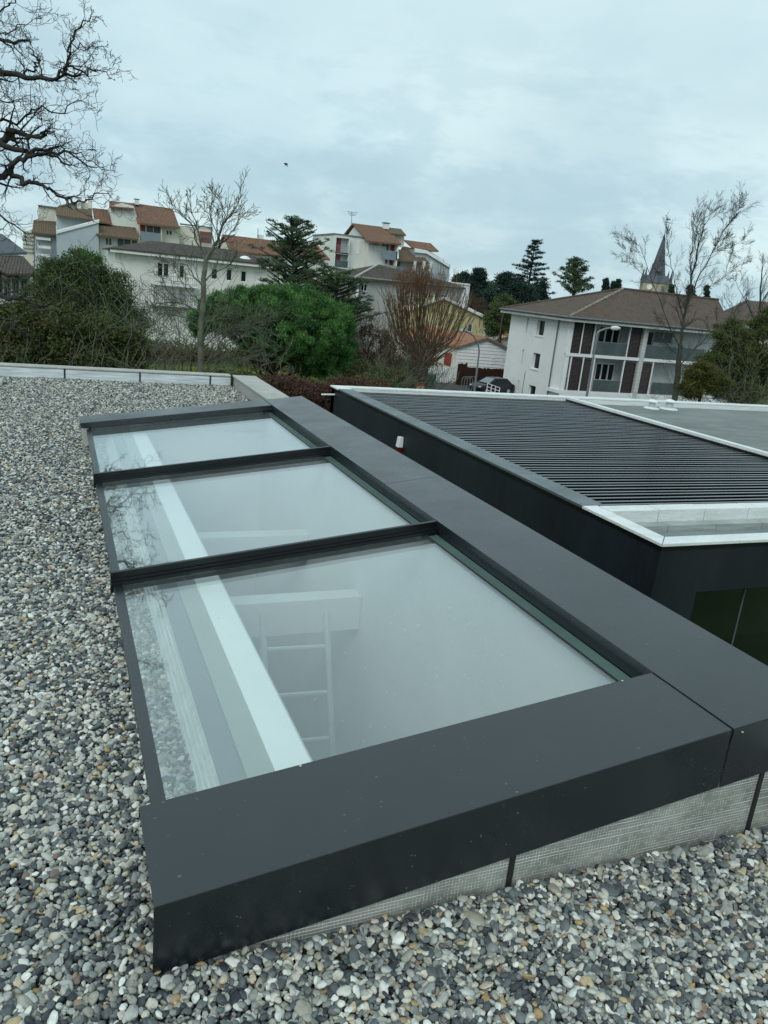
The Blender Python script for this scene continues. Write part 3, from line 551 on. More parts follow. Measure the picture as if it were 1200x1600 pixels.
strip_x('coping_panel', 7.05, XR, .88, YN, YN+.22, ZB-.035, ZB, MAT['white_membrane'])
# sunken gutter between front coping and pergola
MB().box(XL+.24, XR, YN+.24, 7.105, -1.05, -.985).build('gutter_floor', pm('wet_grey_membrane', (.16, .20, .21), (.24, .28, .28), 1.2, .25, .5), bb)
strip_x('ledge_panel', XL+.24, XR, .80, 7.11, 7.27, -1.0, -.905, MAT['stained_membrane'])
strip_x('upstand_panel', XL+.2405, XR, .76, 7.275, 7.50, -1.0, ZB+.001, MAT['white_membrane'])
# pergola behind
strip_x('coping_panel', XLI+.004, 30.0, .62, YF-.27, YF, ZB-.035, ZB+.002, MAT['white_membrane'])
MB().box(XLI+.01, 30.0, YF-.29, YF-.275, -.95, ZB-.04).build('rear_flashing', MAT['white_membrane'], bb)
MB().box(XM, XM+.16, 7.51, YF-.30, ZB-.20, ZB+.006).build('metal_edge', MAT['white_membrane'], bb, bevel=.004)
MB().box(XM+.165, XM+.60, 7.51, YF-.30, -1.0, -.865).build('stained_upstand', pm('blotched_white_membrane', (.50, .53, .50), (.34, .37, .35), 2, .6, .3, c3=(.03, .035, .03), s3=5, f3=1.0), bb)
terr = MB().box(XM+.605, 30.0, 7.51, YF-.30, -1.05, -.90).build('terrace_roof', MAT['roof_grey']); tag(terr, kind='structure')
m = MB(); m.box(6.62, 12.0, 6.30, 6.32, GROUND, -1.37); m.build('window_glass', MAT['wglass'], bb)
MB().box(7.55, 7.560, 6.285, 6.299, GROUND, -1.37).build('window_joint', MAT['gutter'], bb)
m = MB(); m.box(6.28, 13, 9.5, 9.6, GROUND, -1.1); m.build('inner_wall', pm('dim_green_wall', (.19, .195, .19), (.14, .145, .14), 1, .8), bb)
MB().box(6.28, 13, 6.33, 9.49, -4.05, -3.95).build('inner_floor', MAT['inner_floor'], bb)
perg = empty('louvred_pergola', (9.3, 12, ZB), 'dark louvred pergola roof of parallel metal slats on the black building', 'pergola')
MB().box(XLI+.006, XM-.004, 7.52, YF-.31, -1.35, -1.10).build('under_frame', MAT['joint'], perg)
MB().box(XLI+.006, XLI+.05, 7.52, YF-.31, -1.09, ZB-.05).build('side_beam', MAT['metal_dark'], perg)
MB().box(XM-.05, XM-.004, 7.52, YF-.31, -1.09, ZB-.05).build('side_beam', MAT['metal_dark'], perg)
slat_me = None; yy = 7.66; k = 0; first = None
while yy < YF-.36:
    if first is None:
        L_ = XM-.06-(XLI+.06); m = MB()
        m.prism([(-L_/2, -.0), (L_/2, -.0), (L_/2, .012), (-L_/2, .012)], -.024, .048)
        m.hexa([(-L_/2, .012, -.10), (L_/2, .012, -.10), (L_/2, .028, -.10), (-L_/2, .028, -.10)], [(-L_/2, .012, -.0005), (L_/2, .012, -.0005), (L_/2, .028, -.0005), (-L_/2, .028, -.0005)])
        first = m.build('slat', MAT['slat'], perg, bevel=.003, local=True); o = first
    else:
        o = first.copy(); COL.objects.link(o); o.parent = perg
    o.location = ((XLI+XM)/2-9.3, yy-12, -.095+.003*math.sin(k*2.1)); yy += .1545; k += 1
# siren, spout, vents
s_ = empty('alarm_siren', (XL+.02, 13.12, -1.26), 'small white alarm siren box with red lens on the black side wall', 'alarm')
MB().hexa([(XL-.08, 13.06, -1.27), (XL+.028, 13.05, -1.27), (XL+.028, 13.19, -1.27), (XL-.08, 13.18, -1.27)], [(XL-.06, 13.07, -1.07), (XL+.028, 13.06, -1.07), (XL+.028, 13.18, -1.07), (XL-.06, 13.17, -1.07)]).build('housing', MAT['siren_white'], s_, bevel=.015)
MB().hexa([(XL-.04, 13.09, -1.36), (XL+.028, 13.08, -1.36), (XL+.028, 13.16, -1.36), (XL-.04, 13.15, -1.36)], [(XL-.075, 13.07, -1.272), (XL+.028, 13.06, -1.272), (XL+.028, 13.18, -1.272), (XL-.075, 13.17, -1.272)]).build('lens', MAT['siren_red'], s_, bevel=.01)
sp = MB().tube([(XL+.03, 17.2, -.93), (XL-.28, 17.25, -.95)], .022, 8).build('rain_spout', MAT['siren_white'], loc=(XL, 17.2, -.93)); tag(sp, 'thin white overflow spout sticking out of the black wall near its far end', 'spout')
for (pxx, sz, lab) in ((1020, .72, 'smaller left mushroom vent with white cap on the grey terrace roof'), (1047, .84, 'larger right mushroom vent with white cap on the grey terrace roof')):
    p_ = gz(pxx, 627, -.90); x, y = p_[0], min(p_[1], 16.85)
    p_ = at(pxx, 627, y); x = p_[0]; z0 = -.90
    vt = empty('roof_vent', (x, y, z0), lab, 'roof vent', 'vents on the terrace roof')
    MB().lathe((x, y, z0), [(.30*sz, 0), (.28*sz, .025), (.15*sz, .04)], 16).build('flange', MAT['white_membrane'], vt)
    MB().lathe((x, y, z0+.04), [(.13*sz, 0), (.12*sz, .17*sz)], 16).build('stack', MAT['alu'], vt, smooth=False)
    MB().lathe((x, y, z0+.04+.19*sz), [(.20*sz, 0), (.20*sz, .02), (.10*sz, .065), (.02, .075)], 18).build('cap', MAT['siren_white'], vt)

# ================================================================== building helpers
def holed_wall(mb, x0, x1, z0, z1, Y, holes, rev=.15):
    xs = sorted({x0, x1, *[h[0] for h in holes], *[h[1] for h in holes]}); zz = sorted({z0, z1, *[h[2] for h in holes], *[h[3] for h in holes]})
    for i in range(len(xs)-1):
        for j in range(len(zz)-1):
            cx, cz = (xs[i]+xs[i+1])/2, (zz[j]+zz[j+1])/2
            if any(h[0] < cx < h[1] and h[2] < cz < h[3] for h in holes): continue
            mb.quad((xs[i], Y, zz[j]), (xs[i+1], Y, zz[j]), (xs[i+1], Y, zz[j+1]), (xs[i], Y, zz[j+1]))
    for h in holes:
        a, b, c, d = h
        mb.quad((a, Y, c), (a, Y, d), (a, Y+rev, d), (a, Y+rev, c)); mb.quad((b, Y, d), (b, Y, c), (b, Y+rev, c), (b, Y+rev, d))
        mb.quad((a, Y, d), (b, Y, d), (b, Y+rev, d), (a, Y+rev, d)); mb.quad((b, Y, c), (a, Y, c), (a, Y+rev, c), (b, Y+rev, c))
def window(root, r, Y, mat='glass', frame='white', n=2, dep=.12, name='window', ft=.05, sill=False):
    a, b, c, d = r; m = MB(); f = ft; y0, y1 = Y+dep-.03, Y+dep+.03
    m.box(a, a+f, y0, y1, c, d); m.box(b-f, b, y0, y1, c, d); m.box(a+f, b-f, y0, y1, c, c+f); m.box(a+f, b-f, y0, y1, d-f, d)
    for i in range(1, n): x = a+(b-a)*i/n; m.box(x-f/2, x+f/2, y0, y1, c+f, d-f)
    w = m.build(name, MAT[frame], root)
    MB().box(a+f*.5, b-f*.5, Y+dep+.031, Y+dep+.05, c+f*.5, d-f*.5).build('pane', MAT[mat], w)
    if sill: MB().box(a-.08, b+.08, Y-.06, Y+.02, c-.10, c-.002).build('sill', MAT['white'], w)
    return w
def facade(root, x0, x1, z0, z1, Y, depth, mat, wins=(), name='wall'):
    """box of a building with real openings in the front"""
    m = MB(); holed_wall(m, x0, x1, z0, z1, Y, [w[0] for w in wins])
    m.quad((x0, Y, z0), (x0, Y, z1), (x0, Y+depth, z1), (x0, Y+depth, z0)); m.quad((x1, Y, z0), (x1, Y+depth, z0), (x1, Y+depth, z1), (x1, Y, z1))
    m.quad((x0, Y, z1), (x1, Y, z1), (x1, Y+depth, z1), (x0, Y+depth, z1)); m.quad((x0, Y+depth, z0), (x0, Y+depth, z1), (x1, Y+depth, z1), (x1, Y+depth, z0))
    m.build(name, MAT[mat], root)
    for w in wins: window(root, w[0], Y, **(w[1] if len(w) > 1 else {}))
def poly(root, name, pts, mat, t=.18):           # roof slab through 3D points (px,py,Y)
    P_ = [tuple(at(*p)) for p in pts]
    nrm = (Vector(P_[1])-Vector(P_[0])).cross(Vector(P_[2])-Vector(P_[0]))
    if nrm.z < 0: P_ = P_[::-1]
    return MB().slab(P_, t).build(name, MAT[mat], root)
def pp(root, name, pts, Y, depth, mat):          # upright prism with a traced outline
    q = [(at(x, y, Y)[0], at(x, y, Y)[2]) for x, y in pts]
    return MB().prism(q, Y, depth).build(name, MAT[mat], root)
def bx(root, name, r, y0, y1, mat): return MB().box(r[0], r[1], y0, y1, r[2], r[3]).build(name, MAT[mat], root)
def rail(root, r, Y, mat='pole', name='railing', step=.22):
    a, b, c, d = r; m = MB(); m.box(a, b, Y-.03, Y+.03, d-.06, d); m.box(a, b, Y-.02, Y+.02, c, c+.05); x = a
    while x < b: m.box(x, x+.035, Y-.015, Y+.015, c+.05, d-.06); x += step
    return m.build(name, MAT[mat], root)

# ------------------------------------------------------------------ white apartment block on the right
Y1 = 56.0
b1 = empty('white_apartment_block', (at(960, 600, Y1)[0], Y1+4, GROUND), 'white block with brown slatted screens, smoked glass balconies and brown hipped roof', 'apartment building')
wr_ = at(883, 555, Y1)[0]; Yb1 = 65.5; top1 = .62
def RX(xl, xr, yt, yb, Xp):                     # a rectangle on the wall x = Xp that faces -X, in swapped axes
    ym, xm = (yt+yb)/2, (xl+xr)/2
    return (-atx(xl, ym, Xp)[1], -atx(xr, ym, Xp)[1], atx(xm, yb, Xp)[2], atx(xm, yt, Xp)[2])
SWAP[0] = True
slits = [RX(822.5, 824.8, 496, 521, wr_), RX(815, 817.3, 546, 570, wr_), RX(808, 810.2, 594, 612, wr_)]
wins = [RX(838.8, 850.5, 500, 525, wr_), RX(831.5, 843, 551.5, 577, wr_), RX(824.5, 836, 602, 625, wr_)]
m = MB(); holed_wall(m, -Yb1, -Y1, GROUND, top1, wr_, slits+wins, .28); m.build('wall', MAT['white'], b1)
for q_ in slits: window(b1, q_, wr_, mat='glassgrey', n=1, ft=.02)
for q_ in wins: window(b1, q_, wr_, n=1, ft=.06, dep=.24, sill=True)
SWAP[0] = False
MB().box(wr_, wr_+.45, Y1, Y1+.02, GROUND, top1).build('wall', MAT['white'], b1)
xe = at(1150, 560, Y1)[0]
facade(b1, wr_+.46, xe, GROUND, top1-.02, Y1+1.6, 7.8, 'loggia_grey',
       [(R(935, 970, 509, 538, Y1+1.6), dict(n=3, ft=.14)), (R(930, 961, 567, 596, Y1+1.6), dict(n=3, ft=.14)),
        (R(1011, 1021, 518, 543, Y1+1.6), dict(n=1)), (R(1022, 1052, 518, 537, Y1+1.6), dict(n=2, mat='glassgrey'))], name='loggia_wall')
zf1 = at(993, 561, Y1)[2]; zf0 = at(960, 615.5, Y1)[2]
MB().box(wr_+.02, xe, Y1-.05, Y1+1.59, zf1-.14, zf1+.12).build('floor_slab', MAT['white'], b1)
MB().box(wr_-.3, xe, Y1-.05, Y1+1.59, zf0-.16, zf0+.12).build('floor_slab', MAT['white'], b1)
MB().box(wr_+.02, xe, Y1-.04, Y1+1.58, GROUND, zf0-.17).build('plinth', MAT['white'], b1)
for r_ in ((889, 908.5, 501, 552.5, zf1+.13), (910, 926.5, 502.5, 554, zf1+.13), (984, 1001, 508, 559, zf1+.13),
           (890, 907, 560.5, 609.5, zf0+.13), (909, 923.5, 561.5, 611, zf0+.13), (973.5, 990, 567, 615, zf0+.13), (999.5, 1015, 568, 617, zf0+.13)):
    x0, x1, _, z1 = R(*r_[:4], Y1); z0 = r_[4]; sc = MB()
    f = .07; sc.box(x0, x0+f, Y1+.02, Y1+.12, z0, z1); sc.box(x1-f, x1, Y1+.02, Y1+.12, z0, z1); sc.box(x0+f, x1-f, Y1+.02, Y1+.12, z0, z0+f); sc.box(x0+f, x1-f, Y1+.02, Y1+.12, z1-f, z1)
    so = sc.build('screen', MAT['wood'], b1)
    n_ = 24; h_ = (z1-z0-2*f)/n_; sm = MB()
    for q in range(n_): sm.hexa([(x0+f, Y1+.03, z0+f+q*h_), (x1-f, Y1+.03, z0+f+q*h_), (x1-f, Y1+.06, z0+f+q*h_), (x0+f, Y1+.06, z0+f+q*h_)], [(x0+f, Y1+.07, z0+f+(q+.86)*h_), (x1-f, Y1+.07, z0+f+(q+.86)*h_), (x1-f, Y1+.10, z0+f+(q+.86)*h_), (x0+f, Y1+.10, z0+f+(q+.86)*h_)])
    o_ = sm.build('slats', MAT['wood'], so); o_['kind'] = 'stuff'
for (x_, yt, yb) in ((909.3, 502, 554), (887, 501, 553), (927.7, 504, 556), (982.5, 508, 559)):
    x = at(x_, (yt+yb)/2, Y1)[0]; MB().box(x-.05, x+.05, Y1-.02, Y1+.10, zf1+.12, top1).build('post', MAT['white'], b1)
for (x_, yt, yb) in ((889, 561, 609), (908, 561, 610), (925, 563, 613), (971.5, 566, 615), (1016.5, 568, 618)):
    x = at(x_, (yt+yb)/2, Y1)[0]; MB().box(x-.05, x+.05, Y1-.02, Y1+.10, zf0+.12, zf1-.14).build('post', MAT['white'], b1)
xc = R(997.6, 1004.2, 509, 617, Y1); MB().box(xc[0], xc[1], Y1-.12, Y1+.25, GROUND, top1).build('column', MAT['beam'], b1)
for r_ in ((928.5, 981.5, 536, 557, zf1), (1006, 1100, 543, 563, zf1), (926, 970.5, 595, 614, zf0), (1017.5, 1090, 600, 617, zf0), (877.5, 888, 590, 609, zf0)):
    x0, x1, z0, z1 = R(*r_[:4], Y1); z0 = r_[4]+.14
    q = MB().box(x0, x1, Y1+.03, Y1+.05, z0, z1).build('balustrade', MAT['glassgrey'], b1); MB().box(x0, x1, Y1+.01, Y1+.07, z1+.001, z1+.05).build('handrail', MAT['pole'], q)
yq = atx(866, 557, wr_)[1]; MB().tube([(wr_-.09, yq, GROUND), (wr_-.09, yq, top1)], .06, 8).build('downpipe', MAT['gutter'], b1)
# roof
ze = .66; xl_e = wr_-.85; xr_e = at(1150, 512, Y1-.9)[0]; Ym = (Y1+Yb1)/2; Yb = Yb1+.9
xlr, xrr = at(973, 454, Ym)[0], at(1123, 465.5, Ym)[0]; zr = at(1040, 459.5, Ym)[2]
MB().box(xl_e+.08, xr_e, Y1-.80, Y1-.02, ze-.34, ze-.05).build('eave_fascia', MAT['beam'], b1)
MB().tube([(xl_e, Y1-.90, ze-.02), (xr_e, Y1-.90, ze-.02)], .08, 8).build('gutter', MAT['gutter'], b1)
MB().box(xl_e+.08, wr_-.01, Y1-.015, Yb-.1, ze-.34, ze-.05).build('eave_fascia', MAT['beam'], b1)
MB().tube([(xl_e, Y1-.90, ze-.02), (xl_e, Yb, ze-.02)], .08, 8).build('gutter', MAT['gutter'], b1)
rf = MB(); rf.slab([(xl_e, Y1-.9, ze), (xr_e, Y1-.9, ze), (xrr, Ym, zr), (xlr, Ym, zr)], .12)
rf.slab([(xl_e, Yb, ze), (xl_e, Y1-.9, ze), (xlr, Ym, zr)], .12); rf.slab([(xr_e, Y1-.9, ze), (xr_e, Yb, ze), (xrr, Ym, zr)], .12)
rf.slab([(xr_e, Yb, ze), (xl_e, Yb, ze), (xlr, Ym, zr), (xrr, Ym, zr)], .12); rfo = rf.build('roof', MAT['tile_brown'], b1)
MB().tube([(xl_e+.1, Y1-.8, ze+.05), (xlr, Ym, zr+.05)], .12, 7).build('hip_tiles', pm('lichen_spotted_tile', (.34, .31, .24), (.12, .085, .06), 3, .9), rfo)
MB().tube([(xl_e+.1, Yb-.1, ze+.05), (xlr, Ym, zr+.05)], .12, 7).build('hip_tiles', MAT['tile_brown'], rfo)
MB().tube([(xlr, Ym, zr+.03), (xrr, Ym, zr+.03)], .13, 7).build('ridge_tiles', MAT['tile_brown'], rfo)

# ------------------------------------------------------------------ white building with dark hipped roof (left middle)
Y2 = 88.0
b2 = empty('white_house_block', (at(300, 420, Y2)[0], Y2+6, GROUND), 'long off-white building with dark hipped roof and balconies, left of the tall pine', 'apartment building')
ztop = at(298, 402, Y2)[2]; x0, x1 = at(180, 430, Y2)[0], at(436, 430, Y2)[0]
wn2 = [(R(245, 265, 410, 434, Y2), dict(n=2, ft=.12)), (R(280, 288.5, 414, 435, Y2), dict(n=1, ft=.08)), (R(330, 340.5, 419, 437, Y2), dict(n=1, ft=.1, mat='glass')),
       (R(353.5, 363, 420, 439, Y2), dict(n=1, ft=.09)), (R(376, 385.5, 423, 441, Y2), dict(n=1, ft=.09)), (R(398, 408.5, 425, 441, Y2), dict(n=1, mat='white', ft=.09)),
       (R(246, 268, 447, 467, Y2), dict(n=1, mat='white', ft=.08)), (R(279, 291, 449, 469, Y2), dict(n=1, mat='white', ft=.08))]
facade(b2, x0, x1, GROUND, ztop, Y2, 12, 'offwhite', wn2)
for yt, yb, xl in ((432, 443, 240), (459, 475, 240)):
    r_ = R(xl, 309, yt, yb, Y2-1.2); rail(b2, r_, Y2-1.2); MB().box(r_[0], r_[1], Y2-1.25, Y2-.01, r_[2]-.30, r_[2]).build('balcony_slab', MAT['white'], b2)
ze2 = ztop+.12; xle, xre = at(171, 392, Y2-.8)[0], x1+1; zr2 = at(330, 386.5, Y2+6)[2]; xlr2 = at(238, 377, Y2+6)[0]
MB().box(xle+.1, xre, Y2-.8, Y2-.01, ztop-.28, ztop+.05).build('eave_fascia', MAT['white'], b2)
rf = MB(); rf.slab([(xle, Y2-.9, ze2), (xre, Y2-.9, ze2), (xre-5, Y2+6, zr2), (xlr2, Y2+6, zr2)], .12); rf.slab([(xle, Y2+13, ze2), (xle, Y2-.9, ze2), (xlr2, Y2+6, zr2)], .12)
rf.slab([(xre, Y2-.9, ze2), (xre, Y2+13, ze2), (xre-5, Y2+6, zr2)], .12); rf.slab([(xre, Y2+13, ze2), (xle, Y2+13, ze2), (xlr2, Y2+6, zr2), (xre-5, Y2+6, zr2)], .12)
rf.build('roof', MAT['tile_dark'], b2)
p_ = at(382, 405, Y2+1.6); MB().lathe((p_[0], p_[1]-.2, p_[2]-.2), [(.75, 0), (.7, .25), (.35, .5), (.05, .56)], 14).build('roof_dome', MAT['white'], b2)

# ------------------------------------------------------------------ upper left apartment terrace
Y3 = 122.0
b3 = empty('stepped_apartments', (at(180, 400, Y3)[0], Y3+7, GROUND), 'stepped white apartments with orange tiled roofs at the upper left', 'apartment building')
zg = GROUND
def rw(xl, xr, yt, Y, z0=GROUND): q = R(xl, xr, yt, yt+30, Y); return (q[0], q[1], z0, q[3])
# right block
q = rw(217, 281, 352, Y3)
facade(b3, q[0], q[1], zg, q[3], Y3, 12, 'cream', [(R(228.5, 251, 352, 366, Y3), dict(n=2, mat='glassgrey', ft=.08)), (R(259, 269.5, 359, 368, Y3), dict(n=2, ft=.12)), (R(219, 227.5, 350, 364, Y3), dict(n=1, mat='red', ft=.02))])
bx(b3, 'balcony_front', R(219, 251.5, 363, 377, Y3-1.0), Y3-1.05, Y3-.9, 'greyblue')
bx(b3, 'balcony_side', R(251.5, 252.8, 352, 377, Y3-1.0), Y3-1.05, Y3-.01, 'cream')
poly(b3, 'roof', [(215, 347.5, Y3-1.5), (280.5, 355, Y3-1.5), (270, 326, Y3+6), (207, 317, Y3+6)], 'tile_orange', .25)
pp(b3, 'wall', [(209, 322), (217.5, 350), (218, 380), (176, 380), (173, 322), (190, 317)], Y3+.5, 8, 'offwhite')
poly(b3, 'roof', [(170.5, 322.5, Y3-.2), (209, 326, Y3-.2), (208, 317.5, Y3+6), (171, 313.5, Y3+6)], 'tile_orange', .2)
pp(b3, 'wall', [(281.5, 352.5), (332, 357.5), (332, 400), (281.5, 400)], Y3+1, 10, 'cream')
window(b3, R(294, 298, 360, 377, Y3+.85), Y3+.85, n=1, mat='greyblue', ft=.05)
q = R(312, 330.5, 362, 379, Y3+.8); bx(b3, 'loggia', q, Y3+.9, Y3+.99, 'redbrown'); rail(b3, (q[0]-.4, q[1]+.1, q[2]-.4, q[2]+.9), Y3+.6)
bx(b3, 'roof_edge', R(281, 332.5, 351.8, 354.2, Y3+.9), Y3+.85, Y3+1.0, 'gutter')
# middle, stepping down
q = rw(155, 218, 368, Y3-3)
facade(b3, q[0], q[1], zg, q[3], Y3-3, 10, 'offwhite', [(R(164, 175.5, 371, 384, Y3-3), dict(n=2, mat='glassgrey', ft=.12)), (R(205.5, 215, 375, 386, Y3-3), dict(n=1, mat='redbrown', ft=.05)), (R(183, 204.5, 373, 386, Y3-3), dict(n=2, mat='glassgrey', ft=.06))])
poly(b3, 'roof', [(150.5, 366, Y3-4.5), (216.5, 373.5, Y3-4.5), (210.5, 350.5, Y3+2), (155.5, 345, Y3+2)], 'tile_moss', .22)
poly(b3, 'roof', [(148, 345, Y3-.5), (174, 348.5, Y3-.5), (168.5, 327.5, Y3+5), (144.5, 325, Y3+5)], 'tile_orange', .22)
pp(b3, 'wall', [(149, 345), (176, 347), (176, 372), (150, 372)], Y3+1.2, 6, 'offwhite')
# left
pp(b3, 'wall', [(88, 334), (145, 341), (154, 345), (155, 400), (89, 400)], Y3-1, 8, 'bluewhite')
poly(b3, 'roof', [(87.5, 335.5, Y3-2), (145, 343, Y3-2), (143.5, 327.5, Y3+4), (86, 323, Y3+4)], 'tile_moss', .22)
pp(b3, 'wall', [(89, 362), (154, 346), (155, 420), (89, 420)], Y3-4, 3, 'bluewhite')
poly(b3, 'parapet_cap', [(88, 361, Y3-4.2), (155, 343.5, Y3-4.2), (155, 342.5, Y3-3.6), (88, 360, Y3-3.6)], 'white', .35)
pp(b3, 'wall', [(60, 322), (86, 324.5), (88, 350), (60, 350)], Y3+3, 6, 'cream')
bx(b3, 'roof_edge', R(59, 87, 321.6, 323.6, Y3+2.8), Y3+2.7, Y3+3.0, 'gutter')
poly(b3, 'roof', [(50, 362.5, Y3-3), (88, 366, Y3-3), (87, 346, Y3+2.9), (52.5, 343.5, Y3+2.9)], 'tile_moss', .22)
pp(b3, 'wall', [(54, 364), (88, 366), (88, 420), (54, 420)], Y3-2, 8, 'bluewhite')
for k in range(3): bx(b3, 'balcony_front', R(56, 79, 371+k*13, 375+k*13, Y3-2.6), Y3-2.7, Y3-2.5, 'white')
bx(b3, 'drain_panel', R(81.5, 88.5, 366, 405, Y3-2.3), Y3-2.4, Y3-2.05, 'greyblue')
pp(b3, 'wall', [(36, 362), (53, 358), (53, 420), (35, 420)], Y3-1, 8, 'cream')
for k in range(6): bx(b3, 'louvre', R(36, 52, 362+k*6, 364+k*6, Y3-1.1), Y3-1.2, Y3-1.01, 'beam')
pp(b3, 'wall', [(92, 322), (122, 315), (144, 318), (144, 335), (92, 330)], Y3+5, 5, 'cream')
poly(b3, 'roof', [(90, 323, Y3+4.5), (120, 315.5, Y3+4.5), (121, 314, Y3+9), (92, 321, Y3+9)], 'tile_moss', .15)
for (xa, xb, ya, yb) in ((120, 126.5, 311, 326), (137.5, 144, 310.5, 326), (210.5, 216.5, 313.5, 320)):
    q = R(xa, xb, ya, yb, Y3+5); ch = bx(b3, 'chimney', q, Y3+4.4, Y3+5.4, 'offwhite'); MB().box(q[0]-.1, q[1]+.1, Y3+4.3, Y3+5.5, q[3]+.12, q[3]+.22).build('chimney_cap', MAT['gutter'], ch)

# ------------------------------------------------------------------ centre apartments
Y4 = 118.0
b4 = empty('gabled_apartments', (at(590, 420, Y4)[0], Y4+7, GROUND), 'white gabled apartments with red shutters and TV antenna, right of the tall pine', 'apartment building')
xq = at(520, 400, Y4)[0]; z4 = at(530, 367.5, Y4)[2]
MB().box(xq, at(577, 400, Y4)[0], Y4, Y4+11, GROUND, z4).build('wall', MAT['offwhite'], b4)
MB().box(xq-.12, at(577, 400, Y4)[0], Y4-.12, Y4+11.1, z4, z4+.22).build('roof_edge', MAT['gutter'], b4)
for (xa, xb, ya, yb, rm) in ((522, 542, 372, 395, 'pole'), (520.5, 541, 397, 418, 'glassgrey')):
    q = R(xa, xb, ya, yb, Y4-.02); lg = MB(); a, b, c, d = q
    lg.box(a, b, Y4-.03, Y4-.01, c, d); lo = lg.build('loggia', MAT['bluewhite'], b4)
    fr = MB(); fr.box(a-.14, a, Y4-.9, Y4-.005, c-.15, d+.2); fr.box(b, b+.14, Y4-.9, Y4-.005, c-.15, d+.2); fr.box(a, b, Y4-.9, Y4-.031, c-.15, c); fr.box(a, b, Y4-.9, Y4-.031, d, d+.2); fr.build('loggia_frame', MAT['offwhite'], lo)
    MB().box(a+.1, a+(b-a)*.52, Y4-.06, Y4-.031, c, d-.1).build('shutter', MAT['red'], lo)
    if rm == 'pole': rail(lo, (a, b, c, c+1.0), Y4-.86)
    else: MB().box(a, b, Y4-.88, Y4-.84, c, c+1.0).build('balustrade', MAT['glassgrey'], lo)
for (xa, xb, ya, yb) in ((557.5, 562.5, 376, 397), (543.5, 550.5, 399, 418)): bx(b4, 'shutter', R(xa, xb, ya, yb, Y4-.05), Y4-.06, Y4-.01, 'white')
xg = at(576, 375, Y4-1)[0]; ze4, zr4 = 8.1, 10.55; ya, yb4 = Y4-1.05, Y4+12.; ymid = (ya+yb4)/2+.4
m = MB(); m.hexa([(xg, ya, 0), (xg+3, ya, 0), (xg+3, yb4, 0), (xg, yb4, 0)], [(xg, ya, ze4-.6), (xg+3, ya, ze4-.6), (xg+3, yb4, ze4-.6), (xg, yb4, ze4-.6)])
m.hexa([(xg, ya, ze4-.59), (xg+3, ya, ze4-.59), (xg+3, yb4, ze4-.59), (xg, yb4, ze4-.59)], [(xg, ymid, zr4-.2), (xg+3, ymid, zr4-.2), (xg+3, ymid+.02, zr4-.2), (xg, ymid+.02, zr4-.2)]); m.build('gable_wall', MAT['offwhite'], b4)
q = rw(575.5, 622, 378, Y4-1)
facade(b4, q[0], q[1], zg, at(600, 378, Y4-1)[2], Y4-1, 9, 'offwhite', [(R(581, 591, 377, 390, Y4-1), dict(n=3, ft=.13, mat='glassgrey')), (R(596, 609, 380, 392, Y4-1), dict(n=2, mat='glassgrey', ft=.1)), (R(609.6, 618.6, 382, 394, Y4-1), dict(n=1, mat='red', ft=.05)),
       (R(579.5, 589.5, 401, 412, Y4-1), dict(n=1, mat='white', ft=.05)), (R(594.5, 606.5, 404, 412, Y4-1), dict(n=1, mat='glassgrey')), (R(608, 616, 405.5, 415, Y4-1), dict(n=1, mat='red', ft=.05))])
bx(b4, 'balcony_front', R(595.5, 620.5, 391.5, 406, Y4-2), Y4-2.1, Y4-1.95, 'greyblue')
bx(b4, 'column', R(618.8, 621, 382, 416, Y4-2), Y4-2.1, Y4-1.01, 'offwhite')
poly(b4, 'roof', [(574.5, 376, Y4-2.4), (627, 381, Y4-2.4), (606, 355.5, ymid), (550.5, 348.5, ymid)], 'tile_orange', .25)
poly(b4, 'roof', [(536, 367, Y4+12.6), (550.5, 348.5, ymid+.02), (606, 355.5, ymid+.02), (592, 371, Y4+12.6)], 'tile_orange', .25)
pp(b4, 'wall', [(611, 364), (632, 366.5), (631, 386), (619, 386)], Y4+3, 5, 'cream')
poly(b4, 'roof', [(610, 364, Y4+2), (634.5, 367, Y4+2), (626.5, 357.5, Y4+6), (604, 355, Y4+6)], 'tile_moss', .2)
poly(b4, 'roof', [(649, 390.5, Y4+3), (685.5, 392, Y4+3), (673, 380, Y4+8), (631, 374.5, Y4+8)], 'tile_orange', .2)
poly(b4, 'roof', [(622, 406.5, Y4-1), (670, 410, Y4-1), (655, 390, Y4+5), (628, 384, Y4+5)], 'tile_moss', .2)
pp(b4, 'wall', [(621, 404), (669, 408), (669, 450), (620, 450)], Y4+.3, 5, 'bluewhite')
bx(b4, 'shutter', R(621, 625.5, 407, 416, Y4+.2), Y4+.15, Y4+.29, 'redbrown')
for xa in (646, 660, 671): bx(b4, 'column', R(xa, xa+4, 408, 424, Y4-1), Y4-1.1, Y4-.7, 'offwhite')
pp(b4, 'wall', [(649, 389.5), (667, 392), (703, 414.5), (700, 450), (651, 450)], Y4+1.2, 7, 'bluewhite')
poly(b4, 'parapet_cap', [(648, 389, Y4+.8), (667, 391, Y4+.8), (704.5, 414, Y4+.8), (704.5, 413, Y4+2), (667, 390, Y4+2), (648, 388, Y4+2)], 'white', .5)
q = R(599, 606.5, 350, 358, Y4+5); ch = bx(b4, 'chimney', q, Y4+4.5, Y4+5.5, 'white'); MB().box(q[0]-.1, q[1]+.1, Y4+4.4, Y4+5.6, q[3]+.08, q[3]+.22).build('chimney_cap', MAT['gutter'], ch)
p0, p1 = at(549.3, 350, Y4+4), at(549.8, 330.5, Y4+4); ant = MB().tube([p0, p1], .05, 5)
for f_, l_ in ((.95, .9), (.82, .7), (.7, .5)): z_ = p0[2]+(p1[2]-p0[2])*f_; ant.tube([(p0[0]-l_, p0[1], z_), (p0[0]+l_, p0[1], z_)], .035, 4)
ant.build('antenna', MAT['pole'], b4)

